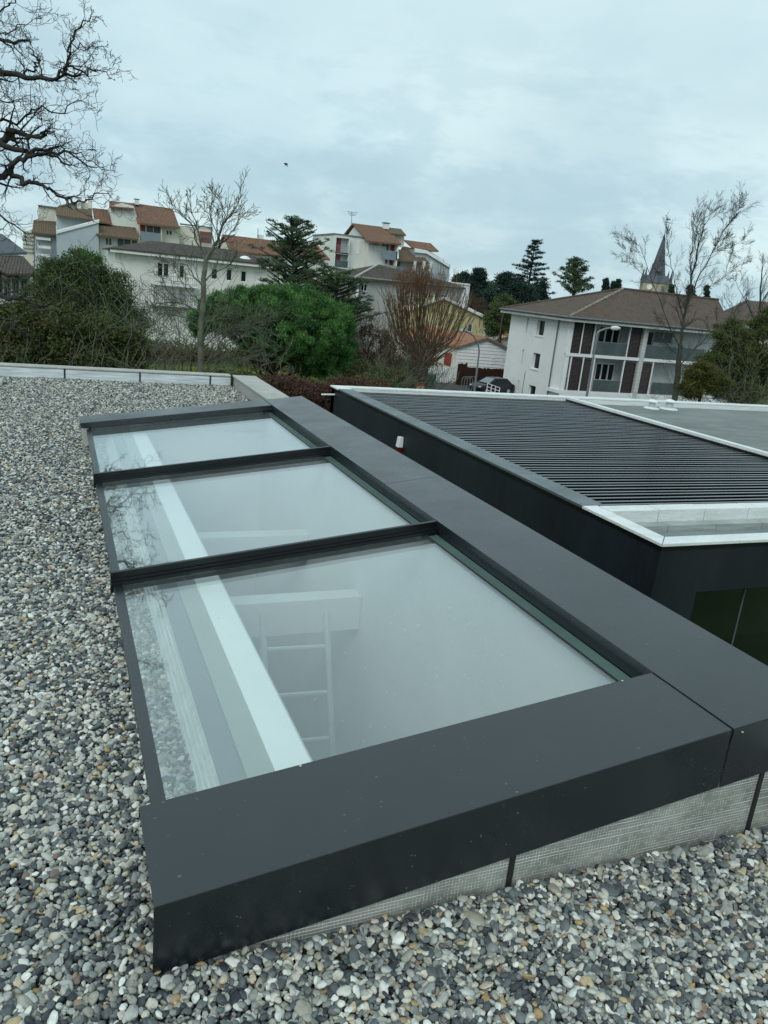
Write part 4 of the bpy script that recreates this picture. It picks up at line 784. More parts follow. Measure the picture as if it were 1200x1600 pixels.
# ------------------------------------------------------------------ grey hipped building below it
Y5 = 98.0
b5 = empty('grey_roofed_building', (at(620, 440, Y5)[0], Y5+6, GROUND), 'low pale building with long grey-brown hipped roof behind the russet tree', 'building')
q = rw(558, 640, 436, Y5)
facade(b5, at(555, 450, Y5)[0], at(727, 465, Y5)[0], zg, at(640, 440, Y5)[2], Y5, 12.8, 'greywall', [(R(564, 574, 444, 455, Y5), dict(n=2)), (R(664, 674, 457, 468, Y5), dict(n=2, ft=.12)), (R(690, 700, 460, 470, Y5), dict(n=2, ft=.12))])
bx(b5, 'pilaster', R(557, 560.5, 432, 470, Y5-.1), Y5-.2, Y5-.01, 'white'); bx(b5, 'downpipe', R(561.5, 563, 432, 470, Y5-.1), Y5-.2, Y5-.05, 'gutter')
bx(b5, 'pilaster', R(720.5, 726.5, 450, 480, Y5-.1), Y5-.2, Y5-.01, 'white')
m = MB(); a_ = at(554.5, 433.5, Y5-.7); b_ = at(728, 450, Y5-.7); z5 = a_[2]; r_ = at(592, 413, Y5+6.2); e_ = at(712, 443.5, Y5+6.2); zR = r_[2]; yb5 = Y5+13.3
m.slab([(a_[0], a_[1], z5), (b_[0], a_[1], b_[2]), (e_[0], e_[1], e_[2]), (r_[0], r_[1], zR)], .2); m.slab([(a_[0], yb5, z5), (a_[0], a_[1], z5), (r_[0], r_[1], zR)], .2)
m.slab([(b_[0], a_[1], b_[2]), (b_[0], yb5, b_[2]), (e_[0], e_[1], e_[2])], .2); m.slab([(b_[0], yb5, b_[2]), (a_[0], yb5, z5), (r_[0], r_[1], zR), (e_[0], e_[1], e_[2])], .2)
rf5 = m.build('roof', MAT['tile_dark'], b5)
MB().tube([(a_[0], a_[1], z5+.04), (r_[0], r_[1], zR+.05)], .14, 6).build('hip_tiles', MAT['concrete'], rf5)
MB().box(a_[0]+.3, a_[0]+.65, Y5-.1, yb5-.4, z5-.45, z5-.15).build('eave_fascia', MAT['offwhite'], b5)
b5b = empty('white_flat_annex', (at(720, 460, 110)[0], 112, GROUND), 'white flat roofed block beside the end of the grey roof', 'building')
facade(b5b, at(705, 455, 108)[0], at(733, 458, 108)[0], zg, at(720, 442.5, 108)[2], 108, 3, 'white', [(R(726, 728.5, 462, 476, 108), dict(n=1, ft=.05))])
bx(b5b, 'parapet_cap', R(704, 733.6, 441.8, 444, 107.9), 107.8, 111, 'white')
far1 = empty('distant_tower_block', (at(757, 470, 170)[0], 172, GROUND), 'distant pale stepped block half hidden between dark conifers', 'building')
facade(far1, at(753, 470, 170)[0], at(765, 470, 170)[0], zg, at(758, 456, 170)[2], 170, 3, 'bluewhite', [(R(755, 762, 461+k*7, 464+k*7, 170), dict(n=2, ft=.1)) for k in range(4)])
bx(far1, 'upper_storey', R(753, 768, 455, 459, 169.5), 169.3, 173, 'white')

# ------------------------------------------------------------------ orange roofed house between
Y6 = 108.0
b6 = empty('orange_roofed_house', (at(430, 400, Y6)[0], Y6+5, GROUND), 'long low house with weathered orange roof, small gable and chimney behind the pine', 'house')
xg = at(361, 389, Y6)[0]; xk = at(514, 405, Y6)[0]; ya, yb6 = Y6, Y6+9; ym6 = Y6+4.5; ze6, zr6 = 4.35, 6.3
MB().box(xg, xk, ya, yb6, GROUND, ze6-.35).build('wall', MAT['offwhite'], b6)
MB().hexa([(xg, ya, ze6-.34), (xg+2, ya, ze6-.34), (xg+2, yb6, ze6-.34), (xg, yb6, ze6-.34)], [(xg, ym6-.01, zr6-.25), (xg+2, ym6-.01, zr6-.25), (xg+2, ym6+.01, zr6-.25), (xg, ym6+.01, zr6-.25)]).build('gable_wall', MAT['cream'], b6)
e_ = at(516, 405, Y6-.6); k_ = at(497, 384, ym6)
m = MB(); m.slab([(xg-.25, ya-.6, ze6-.2), (e_[0], ya-.6, e_[2]), (k_[0], ym6, k_[2]), (xg-.25, ym6, zr6)], .2); m.slab([(xg-.25, ym6, zr6), (k_[0], ym6, k_[2]), (e_[0], yb6+.6, e_[2]), (xg-.25, yb6+.6, ze6-.2)], .2); m.build('roof', MAT['tile_orange'], b6)
bx(b6, 'door_panel', R(497, 514.5, 416, 423.5, Y6+.2), Y6+.1, Y6+.29, 'mustard')
q = R(403, 411, 367, 374, Y6+5.6); bx(b6, 'chimney', q, Y6+5.2, Y6+6.2, 'white')
MB().tube([at(403, 372, Y6+5), at(403.3, 357, Y6+5)], .05, 5).build('antenna', MAT['pole'], b6)

# ------------------------------------------------------------------ left dark house behind branches
Y7 = 62.0
b7 = empty('glazed_left_house', (at(15, 440, Y7)[0], Y7+5, GROUND), 'grey house with dark glazed front at the left edge behind bare branches', 'house')
facade(b7, at(-60, 440, Y7)[0], at(46, 440, Y7)[0], zg, at(20, 431, Y7)[2], Y7, 9, 'bluewhite', [(R(-20+i*13, -9+i*13, 436, 466, Y7), dict(n=2, ft=.1, frame='gutter')) for i in range(5)])
bx(b7, 'corner_panel', R(46.2, 54, 441, 492, Y7+.5), Y7+.4, Y7+6, 'cream')
poly(b7, 'roof', [(-70, 428, Y7-1), (60, 427, Y7-1), (38, 402, Y7+6), (-60, 398, Y7+6)], 'tile_dark', .25)
b7b = empty('far_left_house', (at(5, 380, 95)[0], 98, GROUND), 'slate blue pitched roof at the far left edge under the oak branches', 'house')
pp(b7b, 'wall', [(-60, 400), (34, 400), (34, 440), (-60, 440)], 95, 8, 'greywall')
poly(b7b, 'roof', [(-60, 398, 94), (42, 394, 94), (4, 366, 99), (-60, 358, 99)], 'slate', .25)

# ------------------------------------------------------------------ clapboard house, yellow house
Y8 = 71.0
hx0, hx1 = at(713, 560, Y8)[0], at(797, 560, Y8)[0]; hxm = at(760, 527.7, Y8)[0]; hze = at(713, 541, Y8)[2]; hzr = at(760, 527.7, Y8)[2]
hx1 = 2*hxm-hx0; Y8b = 87.0
b8 = empty('clapboard_house', (hxm, Y8+7, GROUND), 'small house with white clapboard gable, bright orange roof and red shutters', 'house')
nb = 17; hB = (hzr-GROUND)/nb
sl = (hzr-hze)/(hxm-hx0)
MB().prism([(hx0+.03, GROUND), (hx1-.03, GROUND), (hx1-.03, hze-.1), (hxm, hzr-.12), (hx0+.03, hze-.1)], Y8+.05, 15.9).build('wall', MAT['cream'], b8)
wb = [R(767, 773, 559, 569, Y8), R(784, 790, 561, 571, Y8)]
z = GROUND
bh = .33
while z < hzr-.06:
    z1 = min(z+bh, hzr-.02)
    def xr(zz):
        return (hx0, hx1) if zz <= hze else (hx0+(zz-hze)/sl, hx1-(zz-hze)/sl)
    a0, a1 = xr(z); c0, c1 = xr(z1)
    MB().hexa([(a0, Y8-.045, z), (a1, Y8-.045, z), (a1, Y8+.02, z), (a0, Y8+.02, z)], [(c0, Y8-.005, z1-.022), (c1, Y8-.005, z1-.022), (c1, Y8+.02, z1-.022), (c0, Y8+.02, z1-.022)]).build('clapboard', MAT['white'], b8)
    z += bh
for w_ in wb: window(b8, w_, Y8-.16, n=1, ft=.06, sill=False)
rf = MB(); e = .35
rf.slab([(hx0-e, Y8b, hze-e*sl+.1), (hx0-e, Y8-.25, hze-e*sl+.1), (hxm, Y8-.25, hzr+.1), (hxm, Y8b, hzr+.1)], .12); rf.slab([(hxm, Y8b, hzr+.1), (hxm, Y8-.25, hzr+.1), (hx1+e, Y8-.25, hze-e*sl+.1), (hx1+e, Y8b, hze-e*sl+.1)], .12)
rf.build('roof', tile_mat('bright_orange_tiles_side', (.46, .175, .085), (.30, .11, .06), (.33, .17, .10), axis=1), b8)
bgm = MB(); bgm.slab([(hx0-e, Y8-.30, hze-e*sl+.02), (hx0-e, Y8-.26, hze-e*sl+.02), (hxm, Y8-.26, hzr+.02), (hxm, Y8-.30, hzr+.02)], .16); bgm.slab([(hxm, Y8-.30, hzr+.02), (hxm, Y8-.26, hzr+.02), (hx1+e, Y8-.26, hze-e*sl+.02), (hx1+e, Y8-.30, hze-e*sl+.02)], .16); bgm.build('barge_board', MAT['gutter'], b8)
# side windows on the left wall (plane X = hx0)
for (xa, xb, yt, yb) in ((670, 678, 547, 566), (694.5, 705, 551, 571)):
    A = atx(xa, (yt+yb)/2, hx0); B = atx(xb, (yt+yb)/2, hx0); T = atx((xa+xb)/2, yt, hx0)[2]; Bo = atx((xa+xb)/2, yb, hx0)[2]
    MB().box(hx0-.05, hx0+.02, min(A[1], B[1]), max(A[1], B[1]), Bo, T).build('shutter', MAT['red'], b8)
Y9 = 94.0
b9 = empty('yellow_house', (at(720, 500, Y9)[0], Y9+6, GROUND), 'pale yellow rendered gable house with white rake board behind the clapboard house', 'house')
pp(b9, 'wall', [(640, 484), (696, 466), (763, 497), (757, 560), (640, 560)], Y9, 12, 'yellow')
poly(b9, 'rake_board', [(694, 463.5, Y9-.4), (768, 498.5, Y9-.4), (768, 497, Y9+12), (694, 462, Y9+12)], 'white', .3)
poly(b9, 'rake_board', [(636, 483.5, Y9-.4), (694, 463.5, Y9-.4), (694, 462, Y9+12), (636, 482, Y9+12)], 'white', .3)
bx(b9, 'corner_pipe', R(756, 759, 500, 530, Y9-.1), Y9-.2, Y9-.05, 'white')
window(b9, R(731, 738.5, 506, 519, Y9-.2), Y9-.22, n=1, mat='glassgrey', ft=.08)
b10 = empty('cream_cottage', (at(785, 535, 92)[0], 95, GROUND), 'low cream cottage with orange roof squeezed between clapboard house and white block', 'house')
pp(b10, 'wall', [(776, 531), (800, 527), (800, 560), (776, 560)], 92, 8, 'cream')
poly(b10, 'roof', [(774, 531.5, 91.5), (802, 526, 91.5), (802, 519, 97), (778, 524, 97)], 'tile_bright', .2)
b11 = empty('red_roofed_house', (at(1175, 490, 75)[0], 79, GROUND), 'house with reddish brown hipped roof at the right edge behind bare trees', 'house')
pp(b11, 'wall', [(1140, 498), (1235, 506), (1235, 560), (1140, 560)], 75, 8, 'cream')
poly(b11, 'roof', [(1130, 497, 74), (1240, 507, 74), (1225, 474, 79), (1166, 469, 79)], 'tile_brown', .2)
poly(b11, 'roof', [(1120, 491, 82), (1130, 497, 74), (1166, 469, 79)], 'tile_brown', .2)

# ------------------------------------------------------------------ church
Yc = 140.0
ch = empty('church_tower', (at(1023, 450, Yc)[0], Yc, GROUND), 'church tower with slender slate spire and four corner pinnacles above the brown roof', 'church')
cx = at(1023, 450, Yc)[0]; zt = at(1023, 441, Yc)[2]; ztip = at(1036.5, 363, Yc)[2]; hw = (at(1043, 448, Yc)[0]-at(998.5, 446, Yc)[0])/2*.80
MB().box(cx-hw*.93, cx+hw*.93, Yc-hw*.93, Yc+hw*.93, GROUND, zt-.2).build('tower', MAT['stone'], ch)
for sx in (-.38, .42):
    MB().box(cx+sx*hw-.35, cx+sx*hw+.35, Yc-hw*.93-.05, Yc-hw*.93+.3, zt-2.3, zt-.7).build('belfry_opening', MAT['gutter'], ch)
p_ = at(1030, 449.5, Yc-hw); MB().lathe((p_[0], Yc-hw*.93-.06, p_[2]), [(.55, -.02), (.55, .05)], 18, 'y').build('clock_face', MAT['white'], ch)
zk = at(1029, 431, Yc)[2]; r1 = hw*.66
sm = MB(); sm.hexa([(cx-hw, Yc-hw, zt-.2), (cx+hw, Yc-hw, zt-.2), (cx+hw, Yc+hw, zt-.2), (cx-hw, Yc+hw, zt-.2)], [(cx-r1, Yc-r1, zk), (cx+r1, Yc-r1, zk), (cx+r1, Yc+r1, zk), (cx-r1, Yc+r1, zk)])
sm.lathe((cx, Yc, zk-.1), [(r1*.86, 0), (r1*.64, (ztip-zk)*.25), (.05, ztip-zk)], 8); sm.build('spire', MAT['slate'], ch)
for sx in (-1, 1):
    for sy in (-1, 1):
        MB().lathe((cx+sx*hw*.86, Yc+sy*hw*.86, zt-.2), [(.34, 0), (.30, 1.2), (.04, 2.9)], 6).build('pinnacle', MAT['slate'], ch)
MB().box(cx-.35, cx+.35, Yc-r1*1.02-.05, Yc-r1*.5, zk+.8, zk+1.7).build('spire_dormer', MAT['gutter'], ch)
vz = MB().tube([(cx, Yc, ztip-.3), (cx, Yc, ztip+3.0)], .07, 5); vz.box(cx-.5, cx+.5, Yc-.05, Yc+.05, ztip+2.0, ztip+2.15); vz.box(cx-.3, cx+.6, Yc-.05, Yc+.05, ztip+2.5, ztip+2.8); vz.build('weather_vane', MAT['gutter'], ch)
ch.rotation_euler = (0, 0, -math.atan2(cx, Yc)+.12)
# ================================================================== street things
def lamp(pts, Y, head, label):
    P_ = [tuple(at(x, y, Y)) for x, y in pts]; b0 = (P_[0][0], Y, GROUND)
    t = empty('street_lamp', b0, label, 'street lamp', 'street lamps')
    up_ = [b0, (P_[0][0], Y, P_[0][2])]+P_[1:]
    MB().tube(up_, [.11]+[.07]*(len(up_)-1), 8).build('pole', MAT['pole'], t)
    e = P_[-1]; h0, h1 = at(head[0], head[1], Y), at(head[2], head[3], Y)
    d = Vector(h1)-Vector(h0); pr = [(0, .05), (.25, .16), (.7, .17), (1.0, .06)]
    MB().tube([tuple(Vector(h0)+d*f) for f, r in pr], [r for f, r in pr], 8).build('lamp_head', MAT['lamp_white'], t)
    MB().lathe((b0[0], Y, GROUND), [(.16, 0), (.16, .5), (.11, .55)], 10).build('base', MAT['pole'], t)
lamp([(748.6, 552), (748.5, 545), (746, 535), (740, 525), (732, 519.5), (724, 517)], 60, (724, 517, 716, 516.5), 'grey street lamp with tall curved neck in front of the clapboard house')
lamp([(933.5, 520), (937, 517), (945, 514), (955, 512)], 48, (953, 512.5, 969, 513), 'pale street lamp with flat head standing before the balconies of the white block')
def sign(px, py, r_px, Y, label, face_rot=0.0):
    c_ = at(px, py, Y); t = empty('road_sign', (c_[0], Y, GROUND), label, 'road sign')
    MB().tube([(c_[0], Y+.05, GROUND), (c_[0], Y+.05, c_[2]+.1)], .03, 8).build('pole', MAT['pole'], t)
    r = r_px*Y/math.cos(math.atan(c_[0]/Y))/F_PX
    dk = MB().lathe((0, 0, 0), [(r, .0), (r, .02)], 28, 'y').build('disc', MAT['sign_red'], t, local=True); dk.location = (0, 0, c_[2]-GROUND)
    bar = MB().box(-r*.72, r*.72, -.006, -.001, -r*.18, r*.18).build('bar', MAT['sign_white'], dk, local=True)
    dk.rotation_euler = (0, 0, face_rot); return t
sign(656.5, 605.5, 7.4, 44, 'round orange-red no entry sign just showing above the white coping', -.45)
sign(820.5, 585, 5.5, 53.5, 'round red road sign seen almost edge-on against the white wall', 1.05)
# picket fence
fx0, fx1 = at(657, 577, 69.5)[0], at(711, 583, 69.5)[0]; fzt = at(690, 572, 69.5)[2]; 
pf = empty('picket_fence', ((fx0+fx1)/2, 69.5, GROUND), 'white picket fence in front of the red shuttered cottage side', 'fence')
MB().box(fx0, fx1, 69.53, 69.57, GROUND+.3, GROUND+.4).build('rail', MAT['beam'], pf); MB().box(fx0, fx1, 69.53, 69.57, fzt-.35, fzt-.25).build('rail', MAT['beam'], pf)
n_ = int((fx1-fx0)/.20); pk = None
for i in range(n_):
    if pk is None:
        h = fzt-GROUND; pk = MB().hexa([(-.06, -.012, .03), (.06, -.012, .03), (.06, .012, .03), (-.06, .012, .03)], [(-.06, -.012, h-.08), (.06, -.012, h-.08), (.06, .012, h-.08), (-.06, .012, h-.08)]).build('picket', MAT['white'], pf, local=True); o = pk
    else: o = pk.copy(); COL.objects.link(o); o.parent = pf
    o.location = (fx0+.1+i*.20-(fx0+fx1)/2, .01, .02*math.sin(i*1.7))
rx0, rx1 = at(714, 585, 68.5)[0], at(792, 590, 68.5)[0]
rf_ = MB(); x = rx0; rr = random.Random(3)
while x < rx1:
    h = at(740, 574.5, 68.5)[2]+rr.uniform(-.08, .06)+(.35 if x < rx0+.9 else 0); rf_.box(x, x+.16, 68.4+rr.uniform(-.03, .03), 68.55, GROUND, h); x += .165
rfe = rf_.build('reed_fence', MAT['reed'], loc=((rx0+rx1)/2, 68.5, GROUND)); tag(rfe, 'dark brown reed screen fence under the clapboard gable', 'fence')
def wheelie(r, Y, mat, label):
    a, b, c, d = r; c = GROUND; t = empty('wheeled_bin', ((a+b)/2, Y, c), label, 'wheeled bin'); w = b-a
    MB().hexa([(a+.07, Y, c+.12), (b-.07, Y, c+.12), (b-.07, Y+.65, c+.12), (a+.07, Y+.65, c+.12)], [(a, Y-.08, d-.09), (b, Y-.08, d-.09), (b, Y+.78, d-.09), (a, Y+.78, d-.09)]).build('body', MAT[mat], t, bevel=.02)
    MB().hexa([(a-.03, Y-.11, d-.085), (b+.03, Y-.11, d-.085), (b+.03, Y+.80, d-.085), (a-.03, Y+.80, d-.085)], [(a+.05, Y-.02, d-.02), (b-.05, Y-.02, d-.02), (b-.05, Y+.80, d+.02), (a+.05, Y+.80, d+.02)]).build('lid', MAT[mat], t, bevel=.015)
    for x in (a+.12, b-.18): MB().lathe((x, Y+.62, c+.10), [(.10, 0), (.10, .06)], 14, 'x').build('wheel', MAT['rubber'], t)
gb = at(674, 584, 65)
wheelie((gb[0]-.50, gb[0]+.50, 0, gb[2]), 65, 'bin_green', 'green wheeled rubbish bin at the foot of the picket fence')
gb = at(659.5, 579, 66.5)
wheelie((gb[0]-.45, gb[0]+.45, 0, gb[2]), 66.5, 'bin_beige', 'beige grey wheeled bin beside the trunk of the many-stemmed willow')
# bike rack and railing
rk = empty('bicycle_rack', (*at(731, 600, 61)[:2], GROUND), 'grey metal hooped rack left of the parked black car', 'bicycle rack')
for i in range(4):
    x = at(721+i*6, 600, 61)[0]; y = 61+i*.2; zt_ = at(726, 588, 61)[2]
    MB().tube([(x, y, GROUND), (x, y, zt_-.3), (x+.12, y, zt_-.05), (x+.4, y, zt_-.05), (x+.55, y, zt_-.35), (x+.55, y, GROUND)], .03, 6).build('hoop', MAT['pole'], rk)
MB().box(at(721, 600, 61)[0]-.1, at(742, 600, 61)[0]+.5, 60.95, 61.05, GROUND+.01, GROUND+.07).build('base_rail', MAT['pole'], rk)
rl = empty('ramp_railing', (*at(771, 605, 57.5)[:2], GROUND), 'sloping white railing between the black car and the white block', 'railing')
p0, p1 = at(762, 599, 57.5), at(781, 606, 57.5)
for k in range(4): MB().tube([(p0[0], p0[1], p0[2]-k*.28), (p1[0], p1[1], p1[2]-k*.28)], .03, 6).build('rail', MAT['white'], rl)
for f in (0, .33, .66, 1): x = p0[0]+(p1[0]-p0[0])*f; z = p0[2]+(p1[2]-p0[2])*f; MB().tube([(x, p0[1], GROUND), (x, p0[1], z)], .035, 6).build('post', MAT['white'], rl)
# parked car
cp = at(741.5, 598, 63.0)
car = empty('parked_car', (cp[0], 63, GROUND), 'black hatchback parked nose left below the clapboard gable', 'car')
prof = [(0.05, .35), (0, .62), (.25, .80), (1.15, .96), (1.9, 1.40), (2.5, 1.50), (3.3, 1.46), (4.0, 1.02), (4.3, .90), (4.35, .40), (4.2, .25), (.2, .25)]
def xz(p): return (p[0], p[1])
bodyp = [(0.05, .35), (0, .62), (.25, .80), (1.15, .95), (4.0, 1.0), (4.3, .90), (4.35, .40), (4.2, .25), (.2, .25)]
body = MB(); pts = bodyp[::-1]
body.prism(pts, -.88, 1.76); bo = body.build('body', MAT['car_paint'], car, local=True, bevel=.07)
cab = MB().hexa([(1.10, -.82, .96), (4.05, -.82, .96), (4.05, .82, .96), (1.10, .82, .96)], [(1.95, -.62, 1.46), (3.45, -.62, 1.46), (3.45, .62, 1.46), (1.95, .62, 1.46)]).build('cabin', MAT['car_paint'], car, local=True, bevel=.04)
ws = MB(); ws.hexa([(1.13, -.70, 1.01), (1.17, -.70, .99), (1.17, .70, .99), (1.13, .70, 1.01)], [(1.84, -.56, 1.43), (1.89, -.56, 1.42), (1.89, .56, 1.42), (1.84, .56, 1.43)]).build('windscreen', pm('pale_windscreen', (.16, .19, .20), None, rough=.05, spec=.9), car, local=True)
for (xa, xb, xc_, xd) in ((1.50, 2.50, 2.02, 2.50), (2.58, 3.75, 2.58, 3.35)):
    MB().hexa([(xa, -.800, 1.04), (xb, -.800, 1.04), (xb, -.78, 1.04), (xa, -.78, 1.04)], [(xc_, -.665, 1.40), (xd, -.665, 1.40), (xd, -.64, 1.40), (xc_, -.64, 1.40)]).build('side_window', MAT['glass'], car, local=True)
for x in (.78, 3.50):
    for y in (-.90, .70):
        w_ = MB().lathe((x, y, .32), [(.32, 0), (.32, .20)], 22, 'y').build('wheel', MAT['rubber'], car, local=True)
        MB().lathe((x, y-.012, .32), [(.20, 0), (.20, .01)], 16, 'y').build('rim', MAT['alu'], w_, local=True)
for y in (-.80, .50): MB().hexa([(.02, y, .60), (.30, y, .60), (.30, y+.28, .60), (.02, y+.28, .60)], [(.10, y, .73), (.36, y, .74), (.36, y+.28, .74), (.10, y+.28, .73)]).build('headlight', MAT['lamp_white'], car, local=True, bevel=.02)
MB().box(-.015, .03, -.45, .45, .38, .55).build('grille', MAT['rubber'], car, local=True)
car.rotation_euler = (0, 0, math.radians(12))
# bird
bp_ = at(446.8, 256, 60)
bird = MB(); bird.tube([(bp_[0]-.18, bp_[1], bp_[2]), (bp_[0], bp_[1], bp_[2]+.02), (bp_[0]+.16, bp_[1], bp_[2]-.02)], [.02, .06, .02], 6)
bird.slab([(bp_[0]-.10, bp_[1]-.02, bp_[2]+.05), (bp_[0]+.06, bp_[1]-.02, bp_[2]+.05), (bp_[0]-.16, bp_[1]-.30, bp_[2]-.22)], .015); bird.slab([(bp_[0]-.10, bp_[1]+.02, bp_[2]+.05), (bp_[0]+.26, bp_[1]+.35, bp_[2]-.16), (bp_[0]+.06, bp_[1]+.02, bp_[2]+.05)], .015)
bd = bird.build('bird', MAT['rubber'], loc=bp_); tag(bd, 'small dark bird flying in the cloudy sky', 'bird')

# ================================================================== trees
def seg_mesh(segs, sides):
    A = np.array([s[0] for s in segs]); B = np.array([s[1] for s in segs]); ra = np.array([s[2] for s in segs]); rb = np.array([s[3] for s in segs])
    D = B-A; D /= np.linalg.norm(D, axis=1)[:, None]+1e-9; ref = np.where(np.abs(D[:, 2:3]) < .9, np.array([[0, 0, 1.]]), np.array([[1., 0, 0]]))
    U = np.cross(D, ref); U /= np.linalg.norm(U, axis=1)[:, None]; W = np.cross(D, U); V = []
    for base, r in ((A-D*ra[:, None]*.4, ra), (B, rb)):
        for k in range(sides):
            a = 2*math.pi*k/sides; V.append(base+(U*math.cos(a)+W*math.sin(a))*r[:, None])
    V = np.stack(V, 1).reshape(-1, 3); n = len(segs); i0 = (np.arange(n)*2*sides)[:, None]
    Fq = np.concatenate([np.concatenate([i0+k, i0+(k+1) % sides, i0+sides+(k+1) % sides, i0+sides+k], 1) for k in range(sides)], 0)
    return V, Fq
def unit(v): return v/(np.linalg.norm(v)+1e-9)
def turn(rg, d, ang):
    r = rg.normal(0, 1, 3); p = unit(r-d*np.dot(r, d)); return unit(d*math.cos(ang)+p*math.sin(ang))
def grow(rg, p, d, L_, r, lvl, K_, out):
    n = K_['n'][lvl]; st = L_/n; p = np.array(p, float); d = unit(np.array(d, float)); r0 = r
    for i in range(n):
        d = unit(d+rg.normal(0, K_['wig'], 3)+np.array([0, 0, K_['up'][lvl]])); q = p+d*st; r1 = max(r0*(1-.75*(i+1)/n), K_['rmin'])
        out.append((p, q, r, r1)); p, r = q, r1
        if lvl+1 < len(K_['n']) and i >= K_.get('skip', 0):
            k = K_['kids'][lvl]; kk = int(k)+(rg.random() < k-int(k))
            for _ in range(kk): grow(rg, p, turn(rg, d, rg.normal(K_['ang'], .2)), L_*K_['ratio']*rg.uniform(.55, 1.15)*(1-.35*i/n), r*K_.get('thin', .62), lvl+1, K_, out)
def limb(rg, pts, r0, r1, K_, out, wide, density=1.0, lenf=1.0, sub=3):
    """a limb traced from points; twigs grow off it"""
    pts = [np.array(p, float) for p in pts]; Q = []
    for a, b in zip(pts[:-1], pts[1:]):
        for k in range(sub): Q.append(a+(b-a)*k/sub+rg.normal(0, wide, 3)*(0 if k == 0 else 1))
    Q.append(pts[-1]); n = len(Q)-1
    for i in range(n):
        ra = r0+(r1-r0)*i/n; rb = r0+(r1-r0)*(i+1)/n; out.append((Q[i], Q[i+1], ra, rb)); d = unit(Q[i+1]-Q[i])
        k = density; kk = int(k)+(rg.random() < k-int(k))
        for _ in range(kk): grow(rg, Q[i+1], turn(rg, d, rg.normal(K_['ang'], .25)), K_['len']*lenf*rg.uniform(.5, 1.2), max(rb*.5, K_['rmin']*1.3), 0, K_, out)
    grow(rg, Q[-1], unit(Q[-1]-Q[-2]), K_['len']*lenf*.35, r1, 0, K_, out)
def tree_parts(root, segs, thr, mat, sides=6):
    th = [s for s in segs if s[2] >= thr]; tn = [s for s in segs if s[2] < thr]
    if th: V, F_ = seg_mesh(th, sides); npmesh('trunk', V, F_, MAT[mat], root, smooth=True)
    if tn: V, F_ = seg_mesh(tn, 3); npmesh('crown', V, F_, MAT[mat], root)
def leaves(name, C, rad, per, size, mat, parent, seed=1, elong=3.0, shell=.5, flat=1.0, loc=None, up=0.0, outward=0.0):
    rg = np.random.default_rng(seed); C = np.asarray(C, float); n = len(C); rad = np.broadcast_to(np.asarray(rad, float), (n,)); N_ = n*per
    d = rg.normal(0, 1, (N_, 3)); d /= np.linalg.norm(d, axis=1)[:, None]; rr = (shell+(1-shell)*rg.random(N_))[:, None]
    c = np.repeat(C, per, 0); R_ = np.repeat(rad, per)[:, None]; dd = d*np.array([1, 1, flat]); p = c+dd*rr*R_
    a = rg.normal(0, 1, (N_, 3))+np.array([0, 0, up])+d*outward; a /= np.linalg.norm(a, axis=1)[:, None]; b = np.cross(a, rg.normal(0, 1, (N_, 3))); b /= np.linalg.norm(b, axis=1)[:, None]
    s = (size*rg.uniform(.6, 1.4, N_))[:, None]
    V = np.stack([p-b*s*.5, p+b*s*.5, p+a*s*elong], 1).reshape(-1, 3); Fi = np.arange(N_*3).reshape(-1, 3)
    tn = np.repeat(np.repeat(rg.random(n), per)*.55+rg.random(N_)*.45, 3)
    return npmesh(name, V, Fi, mat, parent, tone=tn, loc=loc)
def G(*c): return [(i/(len(c)-1), x) for i, x in enumerate(c)]
LEAF = dict(
    stone=tone_mat('bright_pine_needles', G((.014, .045, .014), (.036, .105, .026), (.075, .185, .042), (.13, .26, .07)), .7),
    pine=tone_mat('dark_pine_needles', G((.012, .030, .018), (.030, .065, .028), (.070, .120, .048), (.12, .17, .07)), .7),
    ever=tone_mat('dark_evergreen_leaves', G((.018, .040, .014), (.038, .070, .022), (.070, .105, .030), (.09, .085, .04)), .7),
    under=tone_mat('brambly_leaves', G((.025, .045, .014), (.055, .080, .022), (.09, .10, .035), (.07, .055, .035)), .8),
    blue=tone_mat('blue_conifer_needles', G((.010, .026, .022), (.018, .042, .032), (.030, .060, .042)), .7),
    yellow=tone_mat('yellow_green_leaves', G((.025, .038, .012), (.065, .070, .014), (.125, .115, .022)), .7),
    brown=tone_mat('brown_dead_leaves', G((.045, .028, .020), (.085, .050, .032), (.12, .07, .045)), .9),
    russet=tone_mat('russet_twig_haze', G((.09, .042, .025), (.15, .072, .04), (.13, .09, .05)), .9),
    twig=tone_mat('olive_brown_twig_haze', G((.05, .045, .028), (.10, .085, .05), (.075, .055, .045)), .9),
)
def cloud(rg, pxs, Y, dY=.8):
    """clump centres inside pixel ellipses (cx, cy, rx, ry, n) standing at depth Y"""
    C = []
    for (cx_, cy_, rx_, ry_, n_) in pxs:
        for _ in range(n_):
            d = rg.normal(0, 1, 3); d /= np.linalg.norm(d); r = rg.uniform(.55, 1.0)
            q = at(cx_, cy_, Y); k = Y/F_PX*1.12
            C.append(q+np.array([d[0]*rx_*k*r, d[1]*rx_*k*r*dY, d[2]*ry_*k*r]))
    return np.array(C)
def trunk_to(root, pts, r0, r1, mat, name='trunk'):
    rr_ = [r0+(r1-r0)*i/(len(pts)-1) for i in range(len(pts))]; return MB().tube(pts, rr_, 8).build(name, MAT[mat], root, smooth=True)

KO = dict(n=(5, 4, 3), wig=.30, up=(.05, .04, .03), kids=(1.0, .8), ang=.75, ratio=.60, len=.62, rmin=.0030, thin=.5)
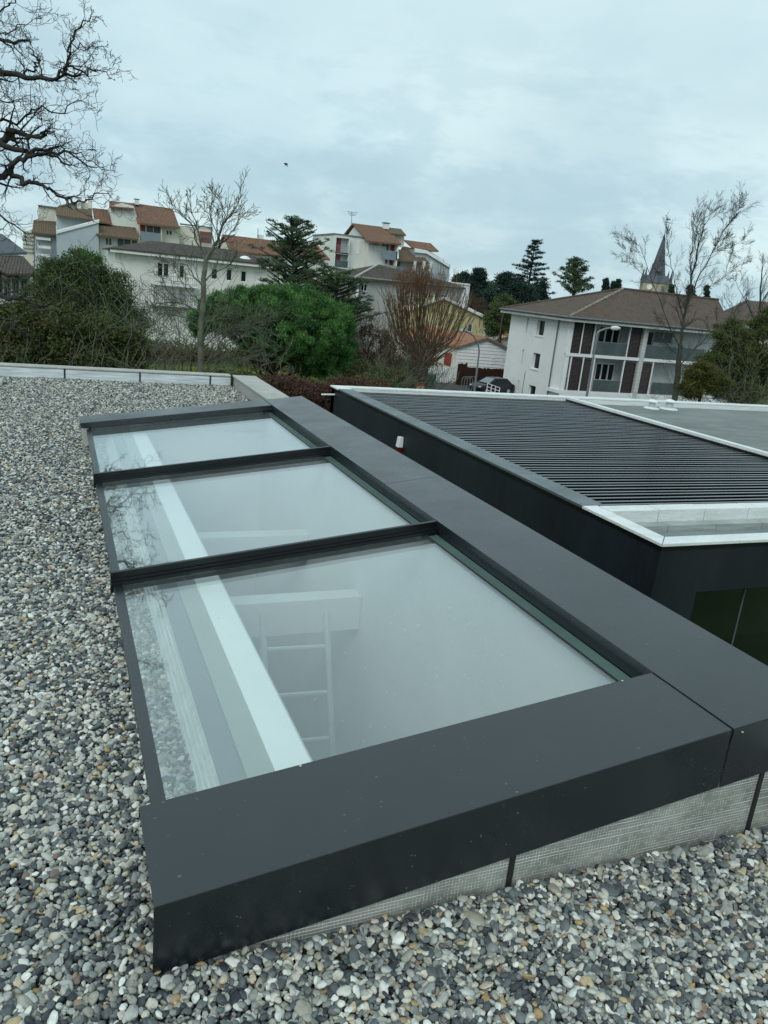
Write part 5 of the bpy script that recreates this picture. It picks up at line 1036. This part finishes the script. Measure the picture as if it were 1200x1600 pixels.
# --- the big oak at the left edge, its trunk outside the frame
rg = np.random.default_rng(11); YO = 15.0
ox = at(-150, 560, YO)[0]
oak = empty('bare_oak', (ox, YO, GROUND), 'large leafless oak reaching in from the left edge with dark crooked limbs', 'tree')
S = []
S += [(np.array([ox, YO, GROUND]), np.array([ox+.1, YO, -3.5]), .46, .38), (np.array([ox+.1, YO, -3.5]), np.array([ox-.1, YO+.1, 0]), .38, .33), (np.array([ox-.1, YO+.1, 0]), np.array([ox, YO, 3.5]), .33, .26), (np.array([ox, YO, 3.5]), np.array([ox-.2, YO+.2, 7.5]), .26, .16)]
def tr(pts, y0, y1): return [at(x, y, y0+(y1-y0)*i/(len(pts)-1)) for i, (x, y) in enumerate(pts)]
limbs = [
    ([(-140, 60), (-60, 92), (0, 111), (28, 116), (52, 122), (90, 122), (121, 118)], 15.0, 14.2, .115, .028, .7, .75),
    ([(90, 121), (100, 108), (106, 92), (110, 68), (125, 44), (142, 26)], 14.3, 14.0, .045, .012, 1.3, .55),
    ([(97, 114), (114, 103), (128, 110), (150, 112), (168, 117)], 14.3, 13.8, .04, .010, 1.0, .5),
    ([(110, 82), (125, 66), (140, 74), (160, 72)], 14.1, 13.9, .02, .008, 1.0, .5),
    ([(40, 119), (52, 112), (53, 104), (61, 99), (58, 90), (50, 78)], 14.8, 14.6, .035, .012, .9, .6),
    ([(-140, 55), (-60, 58), (0, 61), (22, 68), (43, 63)], 15.2, 15.0, .07, .03, .8, .7),
    ([(-30, 40), (0, 52), (20, 48), (38, 38), (52, 30)], 15.4, 15.3, .025, .008, 1.0, .8),
    ([(-140, 260), (-60, 245), (0, 222), (12, 211), (24, 205), (42, 216), (64, 215), (72, 205)], 15.4, 14.9, .13, .03, .9, .75),
    ([(-140, 262), (-60, 250), (0, 224), (30, 234), (52, 235), (72, 235), (90, 245), (106, 257)], 15.3, 14.6, .12, .015, .8, .8),
    ([(-60, 190), (0, 188), (25, 195), (40, 180), (58, 172), (80, 175), (105, 165), (130, 158)], 15.3, 14.7, .05, .010, 1.1, .8),
    ([(-140, 330), (-60, 300), (0, 276), (15, 269), (20, 256), (42, 245), (68, 240), (100, 236), (125, 250), (150, 262)], 15.2, 14.5, .12, .012, .9, .7),
    ([(18, 270), (34, 278), (48, 285), (66, 289), (84, 300), (104, 311), (118, 318), (134, 312), (160, 302)], 15.0, 14.3, .075, .012, .65, .7),
    ([(98, 306), (104, 318), (112, 326)], 14.5, 14.4, .02, .008, .5, .3),
    ([(76, 232), (95, 228), (120, 240), (145, 252), (172, 266)], 14.7, 14.2, .028, .008, 1.1, .6),
    ([(-60, 330), (0, 336), (20, 350), (40, 372)], 15.5, 15.2, .04, .012, 1.2, .9),
    ([(-140, 420), (-60, 412), (0, 427), (16, 430), (32, 438)], 14.8, 14.6, .07, .025, .8, .7),
    ([(-140, 450), (-60, 455), (0, 460), (25, 466), (46, 472), (72, 478), (96, 474)], 14.6, 14.2, .085, .02, .8, .7),
    ([(-140, 480), (-60, 486), (0, 494), (16, 506), (30, 515)], 14.5, 14.3, .075, .02, .8, .6),
    ([(60, 476), (85, 462), (110, 452), (140, 444)], 14.3, 14.0, .022, .008, .8, .5),
    ([(-90, -20), (-30, 5), (0, 18), (15, 8), (25, -8)], 15.3, 15.2, .04, .012, 1.1, .8),
    ([(-90, 140), (-20, 150), (10, 160), (30, 155)], 15.6, 15.6, .04, .012, 1.2, .9),
    ([(-90, -60), (-40, -90), (20, -130), (80, -150)], 15.2, 14.5, .07, .012, 1.0, .9),
    ([(-140, -40), (-100, -160), (-60, -260)], 15.2, 15, .10, .02, 1.0, 1.0),
]
for pts, y0, y1, r0, r1, den_, lf in limbs: limb(rg, tr(pts, y0, y1), r0*.55, r1*.7, KO, S, .035, den_*.85, lf)
tree_parts(oak, S, .03, 'bark_dark', 7)
# --- pale bare tree behind the parapet
KB = dict(n=(5, 4, 3), wig=.10, up=(.10, .07, .04), kids=(.95, .75), ang=.55, ratio=.58, len=1.25, rmin=.0062, thin=.5)
rg = np.random.default_rng(5); YB = 25.0
bt = empty('bare_tree', (at(314, 600, YB)[0], YB, GROUND), 'slim leafless tree with lichen grey bark in front of the white house block', 'tree')
S = []
tx = at(315, 560, YB)[0]
limb(rg, [np.array([tx, YB, GROUND]), at(314, 560, YB), at(315, 500, YB), at(318, 450, YB), at(321, 408, YB)], .115, .07, dict(KB, len=.8), S, .02, .18, 1)
for pts, y0, y1, r0, r1, den_, lf in [
    ([(321, 408), (333, 388), (341, 370), (348, 350), (360, 338), (370, 322)], 25, 24.6, .11, .018, .75, .6),
    ([(341, 370), (330, 345), (326, 334), (330, 320)], 25, 25.4, .035, .012, .8, .5),
    ([(321, 408), (308, 380), (300, 352), (285, 338), (271, 324)], 25, 25.3, .06, .012, .75, .55),
    ([(315, 390), (306, 352), (300, 334), (296, 318)], 25, 24.7, .045, .012, .8, .5),
    ([(346, 360), (352, 335), (345, 318), (334, 303)], 24.8, 24.5, .03, .011, .7, .4),
    ([(335, 385), (352, 375), (365, 358), (376, 340)], 24.9, 24.3, .035, .011, .7, .5),
    ([(318, 450), (300, 425), (284, 412), (262, 408)], 25, 25.3, .05, .012, .8, .6),
    ([(318, 470), (300, 462), (284, 440), (276, 420)], 25, 24.6, .04, .012, .7, .5),
    ([(320, 440), (338, 425), (352, 418), (366, 405)], 25, 24.6, .04, .012, .7, .5),
    ([(316, 490), (290, 476), (262, 472), (240, 478)], 25, 25.2, .045, .012, .9, .7),
    ([(315, 520), (295, 498), (270, 492), (245, 500)], 25, 24.6, .04, .012, 1.0, .8),
    ([(315, 545), (340, 520), (368, 512), (396, 520)], 25, 24.2, .04, .012, 1.0, .8),
    ([(315, 575), (332, 552), (350, 528), (362, 505)], 25, 24.4, .04, .012, 1.0, .8),
    ([(315, 590), (345, 568), (380, 560), (412, 556)], 25, 24.2, .045, .012, 1.2, .8),
    ([(314, 560), (290, 548), (268, 530), (250, 515)], 25, 25.0, .035, .012, 1.0, .8),
    ([(316, 505), (340, 498), (366, 500), (390, 506), (410, 503)], 25, 24.0, .03, .010, 1.0, .7)]:
    limb(rg, tr(pts, y0, y1), r0*.55, r1*.75, KB, S, .03, den_*1.25, lf)
tree_parts(bt, S, .03, 'bark', 7)
# --- stone pine
rg = np.random.default_rng(3); YP = 33.0
sp_ = empty('stone_pine', (at(425, 590, YP)[0], YP, GROUND), 'rounded bright green stone pine behind the far parapet corner', 'tree')
C = cloud(rg, [(456, 508, 96, 54, 600), (500, 548, 54, 44, 280), (400, 486, 60, 32, 200), (430, 468, 50, 16, 110), (350, 490, 42, 28, 130), (318, 505, 22, 18, 34)], YP)
leaves('crown', C, rg.uniform(.20, .34, len(C)), 150, .030, LEAF['stone'], sp_, 4, 4.2, .15, .8, up=1.3, outward=.6)
bx_, bz_ = at(424, 610, YP), at(415, 560, YP)
trunk_to(sp_, [(bx_[0], YP, GROUND), (bx_[0], YP, -3), (bz_[0]+.2, YP, -1.6), (bz_[0]+.5, YP, 0)], .24, .12, 'bark_brown')
S = []
for k in range(26):
    a = rg.uniform(0, 6.28); S2 = []; grow(rg, (bx_[0]+.1, YP, rg.uniform(-3.4, -2.0)), (math.cos(a), math.sin(a), .45), rg.uniform(1.8, 3.0), .06, 0, dict(n=(5, 3), wig=.18, up=(.05, .03), kids=(1.2,), ang=.6, ratio=.4, rmin=.012), S2); S += S2
V, F_ = seg_mesh(S, 4); npmesh('branches', V, F_, MAT['bark_brown'], sp_)
# --- tall dark pine and the broad one beside it
def clumpy(name, label, cat, Y, pxs, leafm, base, mat='bark_dark', size=.045, per=90, rad=(.35, .6), seed=1, top=None, elong=3.5, flat=.7, up=1.0, group=None, tr_=.2, dens=1.0):
    rg = np.random.default_rng(seed); b0 = at(base[0], base[1], Y)
    t = empty(name, (b0[0], Y, GROUND), label, cat, group)
    C = cloud(rg, [(*q[:4], int(q[4]*dens)) for q in pxs], Y); leaves('crown', C, rg.uniform(rad[0], rad[1], len(C)), per, size, LEAF[leafm], t, seed+9, elong, .15, flat, up=up)
    tp = at(top[0], top[1], Y) if top else np.array([b0[0], Y, C[:, 2].mean()])
    trunk_to(t, [(b0[0], Y, GROUND), (b0[0], Y, (GROUND+tp[2])/2), tuple(tp)], tr_, tr_*.3, mat)
    return t, C, b0, tp
YT = 46.0
# --- brown shrubs between stone pine and willow
def twiggy(name, label, Y, spots, mat, seed, L_=2.2, n_stems=26, group=None, leafm=None, leafn=0, K2=None, spread=.5, zbase=GROUND, cat='shrub'):
    rg = np.random.default_rng(seed); c0 = at(spots[0][0], spots[0][1], Y)
    t = empty(name, (c0[0], Y, GROUND), label, cat, group); S = []
    K2 = K2 or dict(n=(5, 4, 3), wig=.14, up=(.08, .06, .04), kids=(1.2, .9), ang=.45, ratio=.6, rmin=.011)
    for (x, y, h) in spots:                     # root pixel column and height of the bush top
        p = at(x, y, Y); zt = p[2]
        for k in range(n_stems):
            b_ = np.array([p[0]+rg.normal(0, spread), Y+rg.normal(0, spread*1.5), zbase]); d = unit(np.array([rg.normal(0, .33), rg.normal(0, .33), 1.0]))
            grow(rg, b_, d, (zt-zbase)*rg.uniform(.5, .95), .035, 0, K2, S)
    V, F_ = seg_mesh(S, 3); npmesh('branches', V, F_, MAT[mat], t)
    if leafm:
        C = cloud(rg, leafn, Y); leaves('leaves', C, rg.uniform(.3, .6, len(C)), 70, .05, LEAF[leafm], t, seed+3, 2.0, .1, .8)
    return t
twiggy('brown_shrub', 'tall brown leafless thicket between the stone pine and the many-stemmed willow', 46, [(560, 530, 0), (585, 515, 0), (612, 530, 0), (630, 548, 0)], 'bark_brown', 31, n_stems=30, spread=1.0, leafm='brown', leafn=[(580, 545, 55, 32, 120), (560, 505, 26, 18, 30)])
twiggy('olive_shrub', 'olive green scrub at the foot of the brown thicket behind the black building corner', 36, [(560, 572, 0), (600, 575, 0), (635, 580, 0)], 'bark', 33, n_stems=26, spread=.9, leafm='under', leafn=[(590, 595, 60, 20, 120), (560, 580, 40, 16, 50)])
# --- many-stemmed pollard willow
rg = np.random.default_rng(41); YW = 58.0; wb0 = at(652, 600, YW)
wt = empty('pollard_willow', (wb0[0], YW, GROUND), 'many-stemmed pollard willow with ochre and russet twigs before the clapboard house', 'tree')
S = []; S2 = []
hd = at(660, 566, YW); S.append((np.array([wb0[0], YW, GROUND]), np.array([wb0[0]+.2, YW, (GROUND+hd[2])/2]), .75, .60)); S.append((np.array([wb0[0]+.2, YW, (GROUND+hd[2])/2]), hd, .60, .55))
KW = dict(n=(6, 4), wig=.045, up=(.05, .05), kids=(1.3,), ang=.28, ratio=.45, rmin=.013, skip=1)
for k in range(150):
    tx_ = rg.uniform(600, 742); top_y = 428+abs(tx_-668)**1.55*.055+rg.uniform(-6, 30); q = at(tx_, top_y, YW+rg.uniform(-2.5, 2.5))
    s0 = hd+np.array([rg.normal(0, .35), rg.normal(0, .35), rg.normal(0, .25)]); mid = s0+(q-s0)*.4+np.array([(q[0]-s0[0])*.22, 0, -.15])
    S2.append((s0, mid, .065, .038)); grow(rg, mid, q-mid, np.linalg.norm(q-mid), .038, 0, KW, S2)
V, F_ = seg_mesh(S, 10); npmesh('trunk', V, F_, MAT['bark_dark'], wt, smooth=True)
low_ = [s for s in S2 if not (s[0][0] < wb0[0]+1.2 and s[0][2] > -1.0)]; hi_ = [s for s in S2 if (s[0][0] < wb0[0]+1.2 and s[0][2] > -1.0)]
V, F_ = seg_mesh(low_, 3); npmesh('stems', V, F_, MAT['bark_willow'], wt)
V, F_ = seg_mesh(hi_, 3); o = npmesh('stems', V, F_, MAT['bark_red'], wt); o['label'] = 'russet upper stems'
C = cloud(rg, [(655, 442, 42, 22, 70)], YW); leaves('twig_haze', C, rg.uniform(.4, .8, len(C)), 60, .022, LEAF['russet'], wt, 44, 10.0, .1, .9, up=2.0)
# --- evergreens, scrub and bare bushes at the left
clumpy('evergreen_tree', 'dense dark evergreen tree in front of the stepped apartments on the left', 'tree', 38.0,
    [(125, 425, 34, 22, 70), (100, 455, 46, 30, 120), (160, 455, 40, 28, 100), (120, 500, 70, 36, 170), (190, 500, 34, 34, 70), (90, 420, 20, 10, 16)], 'ever', (125, 560), size=.045, per=190, rad=(.30, .62), seed=51, top=(120, 430), elong=1.8, flat=.85, up=.3)
clumpy('evergreen_shrub', 'bright green laurel topping the dark evergreen', 'shrub', 40.5, [(130, 402, 22, 8, 22)], 'stone', (130, 480), size=.06, per=110, rad=(.25, .45), seed=53, top=(130, 410), elong=1.8, up=.3)
clumpy('ivy_thicket', 'ivy and bramble thicket along the left behind the far parapet', 'shrub', 27.0,
    [(40, 540, 70, 32, 170), (110, 550, 60, 26, 130), (175, 548, 44, 30, 110), (-10, 520, 50, 34, 90), (60, 500, 60, 22, 70), (150, 520, 50, 20, 60), (200, 570, 22, 20, 40)], 'under', (90, 600), size=.05, per=140, rad=(.25, .5), seed=55, top=(90, 560), elong=1.8, up=.2, flat=.9)
KS = dict(n=(6, 5, 4), wig=.22, up=(.04, .02, .0), kids=(1.3, 1.0), ang=.6, ratio=.6, rmin=.009)
twiggy('bare_bush', 'tangle of pale arching bare branches over the ivy thicket', 25.0, [(20, 500, 0), (80, 480, 0), (140, 490, 0)], 'bark', 57, n_stems=10, spread=1.2, K2=KS)
twiggy('bare_bush', 'dark bare bush in front of the left dark evergreen', 30.0, [(60, 450, 0), (120, 470, 0), (170, 480, 0)], 'bark', 58, n_stems=9, spread=1.4, K2=KS)
twiggy('bare_bush', 'grey bare bush below the balconies of the white house block', 34.0, [(215, 450, 0), (245, 465, 0), (275, 480, 0)], 'bark', 59, n_stems=12, spread=1.1, K2=KS)
twiggy('bare_bush', 'small leafless tree rising before the pale wall of the stepped apartments', 60.0, [(185, 402, 0), (210, 420, 0)], 'bark_dark', 60, n_stems=5, spread=.8, K2=KS, cat='tree')
twiggy('bare_bush', 'low olive twigs around the foot of the slim bare tree', 24.0, [(340, 540, 0), (385, 545, 0), (290, 540, 0)], 'bark', 61, n_stems=6, spread=.9, K2=KS)
# clipped hedge with stems on the lawn
hg = empty('clipped_hedge', (*at(275, 570, 52)[:2], GROUND), 'flat topped brown clipped hedge on bare stems at the edge of the lawn', 'hedge')
rg = np.random.default_rng(71); h0, h1 = at(222, 552, 52), at(345, 560, 52)
C = np.array([[rg.uniform(h0[0], h1[0]), 52+rg.uniform(-.5, .5), rg.uniform(at(280, 561, 52)[2], at(280, 549, 52)[2])] for _ in range(170)])
leaves('crown', C, .28, 80, .05, LEAF['brown'], hg, 72, 2.0, .1, .8)
for i in range(9):
    x = h0[0]+(h1[0]-h0[0])*(i+.5)/9; MB().tube([(x, 52, GROUND), (x+.1, 52, GROUND+1.3), (x, 52.1, at(280, 556, 52)[2])], [.09, .07, .05], 6).build('trunk', MAT['bark_dark'], hg)
# undergrowth between the two roofs
clumpy('beech_hedge', 'rusty brown hedge in the gap between the skylight roof and the black building', 'hedge', 19.5,
    [(470, 612, 44, 12, 90), (520, 640, 30, 20, 60), (440, 602, 30, 8, 40), (560, 606, 50, 10, 70), (500, 640, 40, 22, 60)], 'brown', (480, 640), size=.035, per=120, rad=(.22, .4), seed=81, elong=1.6, up=.3, flat=.8, mat='bark_brown', tr_=.08)
clumpy('dark_undergrowth', 'dark evergreen undergrowth beneath the stone pine', 'shrub', 27.0,
    [(520, 614, 60, 14, 100), (420, 612, 60, 8, 40), (580, 604, 40, 12, 50), (350, 596, 50, 10, 50)], 'ever', (480, 620), size=.05, per=110, rad=(.3, .5), seed=83, elong=1.6, up=.3, flat=.8, tr_=.1)
# --- distance: cedar, conifers, cypresses
def layered(name, label, Y, axis, base, n_lay, reach, seed, leafm, droop=.10, rise=0.0, crad=.42, per=26, lsize=.09, jag=.45, gap=5, power=.85, tr_=.35):
    """conifer of separate horizontal boughs: axis = [(px,py) top, (px,py) lowest bough], reach = bough length in m at the bottom"""
    rg = np.random.default_rng(seed); b0 = at(base[0], base[1], Y); t = empty(name, (b0[0], Y, GROUND), label, 'tree')
    top, low_ = at(*axis[0], Y), at(*axis[1], Y); bot = np.array([low_[0], Y, GROUND]); S = [(bot, low_, tr_, tr_*.75), (low_, top, tr_*.75, .04)]; C = []
    for k in range(n_lay):
        f = (k+.3)/n_lay; ax = top+(low_-top)*f
        for side in (rg.uniform(-.7, .7), math.pi+rg.uniform(-.7, .7), rg.uniform(0, 6.28), rg.uniform(0, 6.28)):
            if rg.random() < 1.0/gap: continue
            L_ = (.5+reach*f**power)*rg.uniform(1-jag, 1.05); tip = ax+np.array([math.cos(side)*L_, math.sin(side)*L_, L_*droop+rise*L_+rg.normal(0, .12)])
            S.append((ax-np.array([0, 0, .15]), tip, .07, .02))
            for j in range(3+int(L_*2.2)): g_ = rg.uniform(.18, 1.0); C.append(ax+(tip-ax)*g_+np.array([rg.normal(0, .22), rg.normal(0, .22), rg.normal(0, .05)]))
    leaves('crown', C, crad, per, lsize, LEAF[leafm], t, seed+1, 3.0, .1, .35, up=.3)
    V, F_ = seg_mesh(S, 5); npmesh('trunk', V, F_, MAT['bark_dark'], t); return t
layered('dark_pine', 'tall dark ragged pine standing before the orange roofed house', 46.0, ((455, 344), (462, 480)), (466, 520), 24, 2.35, 21, 'pine', rise=.38, droop=0, gap=7, power=.42, crad=.26, per=70, lsize=.034, jag=.5, tr_=.2)
layered('dark_pine', 'broad dark pine right of the tall ragged one, below the gabled apartments', 44.0, ((528, 430), (520, 510)), (518, 540), 16, 2.6, 23, 'pine', rise=.30, droop=0, gap=7, power=.35, crad=.28, per=70, lsize=.034, jag=.45, tr_=.18)
clumpy('dark_shrub', 'dark evergreen shrubs under the tall ragged pine', 'shrub', 47.0, [(450, 462, 40, 12, 50), (500, 475, 36, 14, 50), (540, 480, 30, 14, 34)], 'ever', (490, 500), size=.06, per=110, rad=(.3, .5), seed=26, elong=1.8, up=.3, tr_=.1)
layered('cedar', 'tall dark cedar with layered horizontal branches left of the white block roof', 108.0, ((837, 376), (822, 470)), (822, 480), 22, 5.4, 91, 'blue', gap=5, crad=.36, jag=.6)
clumpy('dark_conifer', 'broad dark conifer mass at the left foot of the cedar', 'tree', 102.0, [(790, 440, 14, 12, 30), (800, 455, 26, 18, 60), (778, 470, 24, 26, 60), (815, 465, 26, 22, 60), (800, 490, 34, 18, 60)], 'blue', (795, 510), size=.13, per=110, rad=(.7, 1.3), seed=93, elong=2.2, up=.5)
clumpy('dark_conifer', 'small dark conifer right of the cedar trunk', 'tree', 104.0, [(843, 452, 10, 14, 26), (845, 468, 14, 12, 26)], 'blue', (845, 490), size=.13, per=110, rad=(.6, 1.1), seed=94, elong=2.2, up=.5)
layered('pointed_conifer', 'pointed dark conifer left of the distant tower block', 125.0, ((749, 422), (741, 492)), (743, 500), 44, 1.9, 95, 'blue', gap=30, crad=.75, per=44, lsize=.13, jag=.3, power=.6)
clumpy('distant_pine', 'distant pine tufts above the white flat roofed block', 'tree', 140.0, [(716, 436, 6, 6, 14), (727, 434, 8, 6, 14), (722, 441, 14, 5, 22)], 'blue', (722, 470), size=.17, per=100, rad=(.7, 1.2), seed=96, elong=2.2, up=.5)
clumpy('distant_pine', 'distant mid green trees right of the pointed conifer', 'tree', 150.0, [(765, 447, 10, 5, 20), (758, 455, 12, 6, 20)], 'pine', (762, 470), size=.17, per=100, rad=(.8, 1.3), seed=97, elong=2.2, up=.5)
layered('distant_pine', 'airy spreading conifer with pointed tip between the cedar and the cypresses', 100.0, ((901, 406), (896, 462)), (896, 480), 15, 3.6, 98, 'pine', rise=.42, droop=0, gap=5, power=.7, crad=.5, per=32)
for i, (x, y0_, y1_, w_, lab) in enumerate(((946.5, 438, 462, 5.5, 'left and broadest of three small cypresses behind the brown roof'), (958.5, 443, 458, 2.2, 'thin middle cypress of the three behind the brown roof'), (966, 439, 458, 4, 'right cypress of the three behind the brown roof'))):
    clumpy('cypress', lab, 'tree', 118.0, [(x, y0_+(y1_-y0_)*f, w_*(.35+.65*min(1, f*1.6)), 3.5, 12) for f in (.1, .3, .5, .75, 1.0)], 'blue', (x, y1_+20), size=.13, per=90, rad=(.3, .55), seed=100+i, elong=2.2, up=1.5, group='cypresses behind the brown roof')
for i, (x, y0_, y1_, w_, lab) in enumerate(((1049, 449, 465, 4, 'dark cypress just right of the church tower'), (1079, 448, 470, 9, 'wide dark conifer seen through the bare tree on the right'), (1104, 449, 472, 4, 'narrow leaning cypress right of the bare tree crown'))):
    clumpy('cypress', lab, 'tree', 112.0, [(x, y0_+(y1_-y0_)*f, w_*(.35+.65*min(1, f*1.6)), 3.5, 12) for f in (.1, .4, .7, 1.0)], 'blue', (x, y1_+20), size=.13, per=90, rad=(.35, .6), seed=110+i, elong=2.2, up=1.5)
twiggy('bare_thicket', 'brown bare thicket between the yellow house and the white block', 98.0, [(752, 476, 0), (775, 500, 0), (768, 512, 0)], 'bark_brown', 121, n_stems=26, spread=1.6, leafm='brown', leafn=[(748, 478, 14, 12, 50), (772, 512, 16, 18, 60)], K2=dict(n=(5, 3), wig=.12, up=(.08, .06), kids=(1.3,), ang=.45, ratio=.5, rmin=.03))
clumpy('evergreen_tree', 'green tree mass behind the eave at the left of the white block', 'tree', 90.0, [(780, 500, 26, 22, 60), (790, 478, 20, 14, 40), (770, 516, 14, 12, 20)], 'ever', (782, 530), size=.12, per=110, rad=(.6, 1.0), seed=122, elong=1.8)
# a pole left of the white block
up_ = MB().tube([(at(787, 480, 88)[0], 88, GROUND), (at(787, 476, 88)[0], 88, at(787, 474, 88)[2])], .11, 7); q = at(788, 483, 88); up_.box(q[0]-.9, q[0]+.9, 87.95, 88.05, q[2], q[2]+.12)
uo = up_.build('utility_pole', MAT['bark_brown'], loc=(q[0], 88, GROUND)); tag(uo, 'brown wooden utility pole beside the left eave of the white block', 'utility pole')
# --- bare tree in front of the white block and green bushes right
KR = dict(n=(6, 4, 3), wig=.11, up=(.10, .07, .04), kids=(1.5, 1.3), ang=.55, ratio=.58, len=2.0, rmin=.0056, thin=.5)
rg = np.random.default_rng(131); YR = 38.0; b0 = at(1060, 612, YR)
rt = empty('bare_tree', (b0[0], YR, GROUND), 'tall leafless tree with upswept branches in front of the white block', 'tree')
S = []
limb(rg, [np.array([at(1060, 600, YR)[0], YR, GROUND]), at(1057, 610, YR), at(1060, 570, YR), at(1063, 540, YR)], .21, .14, dict(KR, len=.5), S, .02, .05, 1)
for pts, y0, y1, r0, r1, den_, lf in [
    ([(1063, 540), (1068, 500), (1076, 460), (1084, 420), (1092, 380), (1100, 352), (1114, 332)], 38, 37.5, .15, .016, .9, .6),
    ([(1072, 480), (1088, 440), (1108, 405), (1128, 365), (1140, 340), (1154, 328)], 38, 38.5, .08, .014, .9, .6),
    ([(1068, 500), (1060, 470), (1052, 425), (1045, 395), (1042, 370)], 38, 37.4, .06, .014, .9, .55),
    ([(1063, 545), (1042, 500), (1025, 455), (1012, 420), (1000, 385), (990, 378)], 38, 38.4, .07, .012, .7, .6),
    ([(1128, 365), (1142, 348), (1150, 330), (1162, 314)], 38.4, 38.6, .03, .012, .8, .3),
    ([(1105, 402), (1120, 392), (1140, 388), (1158, 376)], 38.2, 38.0, .03, .012, .9, .5),
    ([(1080, 440), (1078, 400), (1082, 375), (1084, 345)], 38, 37.2, .05, .012, .9, .5),
    ([(1063, 570), (1085, 545), (1110, 520), (1140, 495), (1165, 470)], 38, 37.5, .07, .012, .7, .6),
    ([(1090, 465), (1112, 445), (1140, 425), (1165, 410)], 38, 38.5, .04, .012, .9, .6),
    ([(1063, 560), (1048, 545), (1040, 530)], 38, 38, .035, .012, .7, .4),
    ([(1020, 440), (1000, 425), (985, 405), (977, 392)], 38.3, 38.5, .025, .011, .8, .4)]:
    limb(rg, tr(pts, y0, y1), r0*.58, r1*.8, KR, S, .04, den_*1.5, lf)
tree_parts(rt, S, .035, 'bark_mid', 7)
rg = np.random.default_rng(133); S = []; b0 = at(1188, 600, 46)
rt2 = empty('bare_tree', (b0[0], 46, GROUND), 'second bare tree cut by the right edge of the frame', 'tree')
limb(rg, [np.array([b0[0], 46, GROUND]), at(1185, 560, 46), at(1184, 500, 46), at(1188, 450, 46), at(1192, 415, 46)], .16, .03, dict(KR, len=2.0), S, .04, .9, 1)
for pts in ([(1184, 510), (1165, 470), (1150, 440)], [(1186, 480), (1210, 440), (1225, 400)], [(1184, 530), (1150, 500), (1135, 470)]): limb(rg, tr(pts, 46, 46), .05, .012, KR, S, .04, 1.0, .7)
tree_parts(rt2, S, .035, 'bark_mid', 6)
clumpy('evergreen_tree', 'large dull green leafy tree at the right edge before the red roofed house', 'tree', 36.0,
    [(1150, 560, 54, 44, 200), (1190, 540, 50, 50, 160), (1110, 580, 34, 34, 100), (1140, 520, 30, 24, 50), (1200, 500, 24, 20, 30), (1215, 590, 40, 30, 70), (1150, 612, 60, 16, 110)], 'under', (1160, 640), size=.055, per=150, rad=(.28, .55), seed=141, elong=1.8, top=(1160, 560), up=.3)
clumpy('yellow_shrub', 'yellow green shrub by the vents, at the foot of the bare tree', 'shrub', 32.0,
    [(1095, 588, 30, 28, 110), (1080, 608, 26, 16, 60), (1120, 600, 26, 18, 50)], 'yellow', (1090, 640), size=.045, per=120, rad=(.22, .42), seed=143, elong=1.8, up=.3)
twiggy('bare_bush', 'arching bare brush over the green tree at the right edge', 34.0, [(1140, 560, 0), (1180, 530, 0), (1210, 540, 0)], 'bark', 145, n_stems=9, spread=1.0, K2=KS)
# far woodland closing the horizon
rg = np.random.default_rng(151); C = []
for k in range(2600):
    x = rg.uniform(-160, 330); y = rg.uniform(200, 235); C.append((x, y, GROUND+rg.uniform(0, 1)**.7*(7.5+1.8*math.sin(x*.09)+1.3*math.sin(x*.23+1))))
wd = leaves('distant_woodland', C, 2.4, 34, .55, LEAF['ever'], None, 152, 1.6, .2, .8, loc=(80, 215, GROUND)); tag(wd, 'distant dark woodland along the horizon', 'woodland', kind='stuff')
rg = np.random.default_rng(161); C = []
for k in range(900):
    x = rg.uniform(-10, 60); y = rg.uniform(72.5, 80); C.append((x, y, GROUND+rg.uniform(.1, 1.6)))
wd = leaves('garden_scrub', C, .8, 60, .12, LEAF['under'], None, 162, 1.6, .2, .8, loc=(25, 76, GROUND)); tag(wd, 'rough scrub on the ground between the houses', 'scrub', kind='stuff')
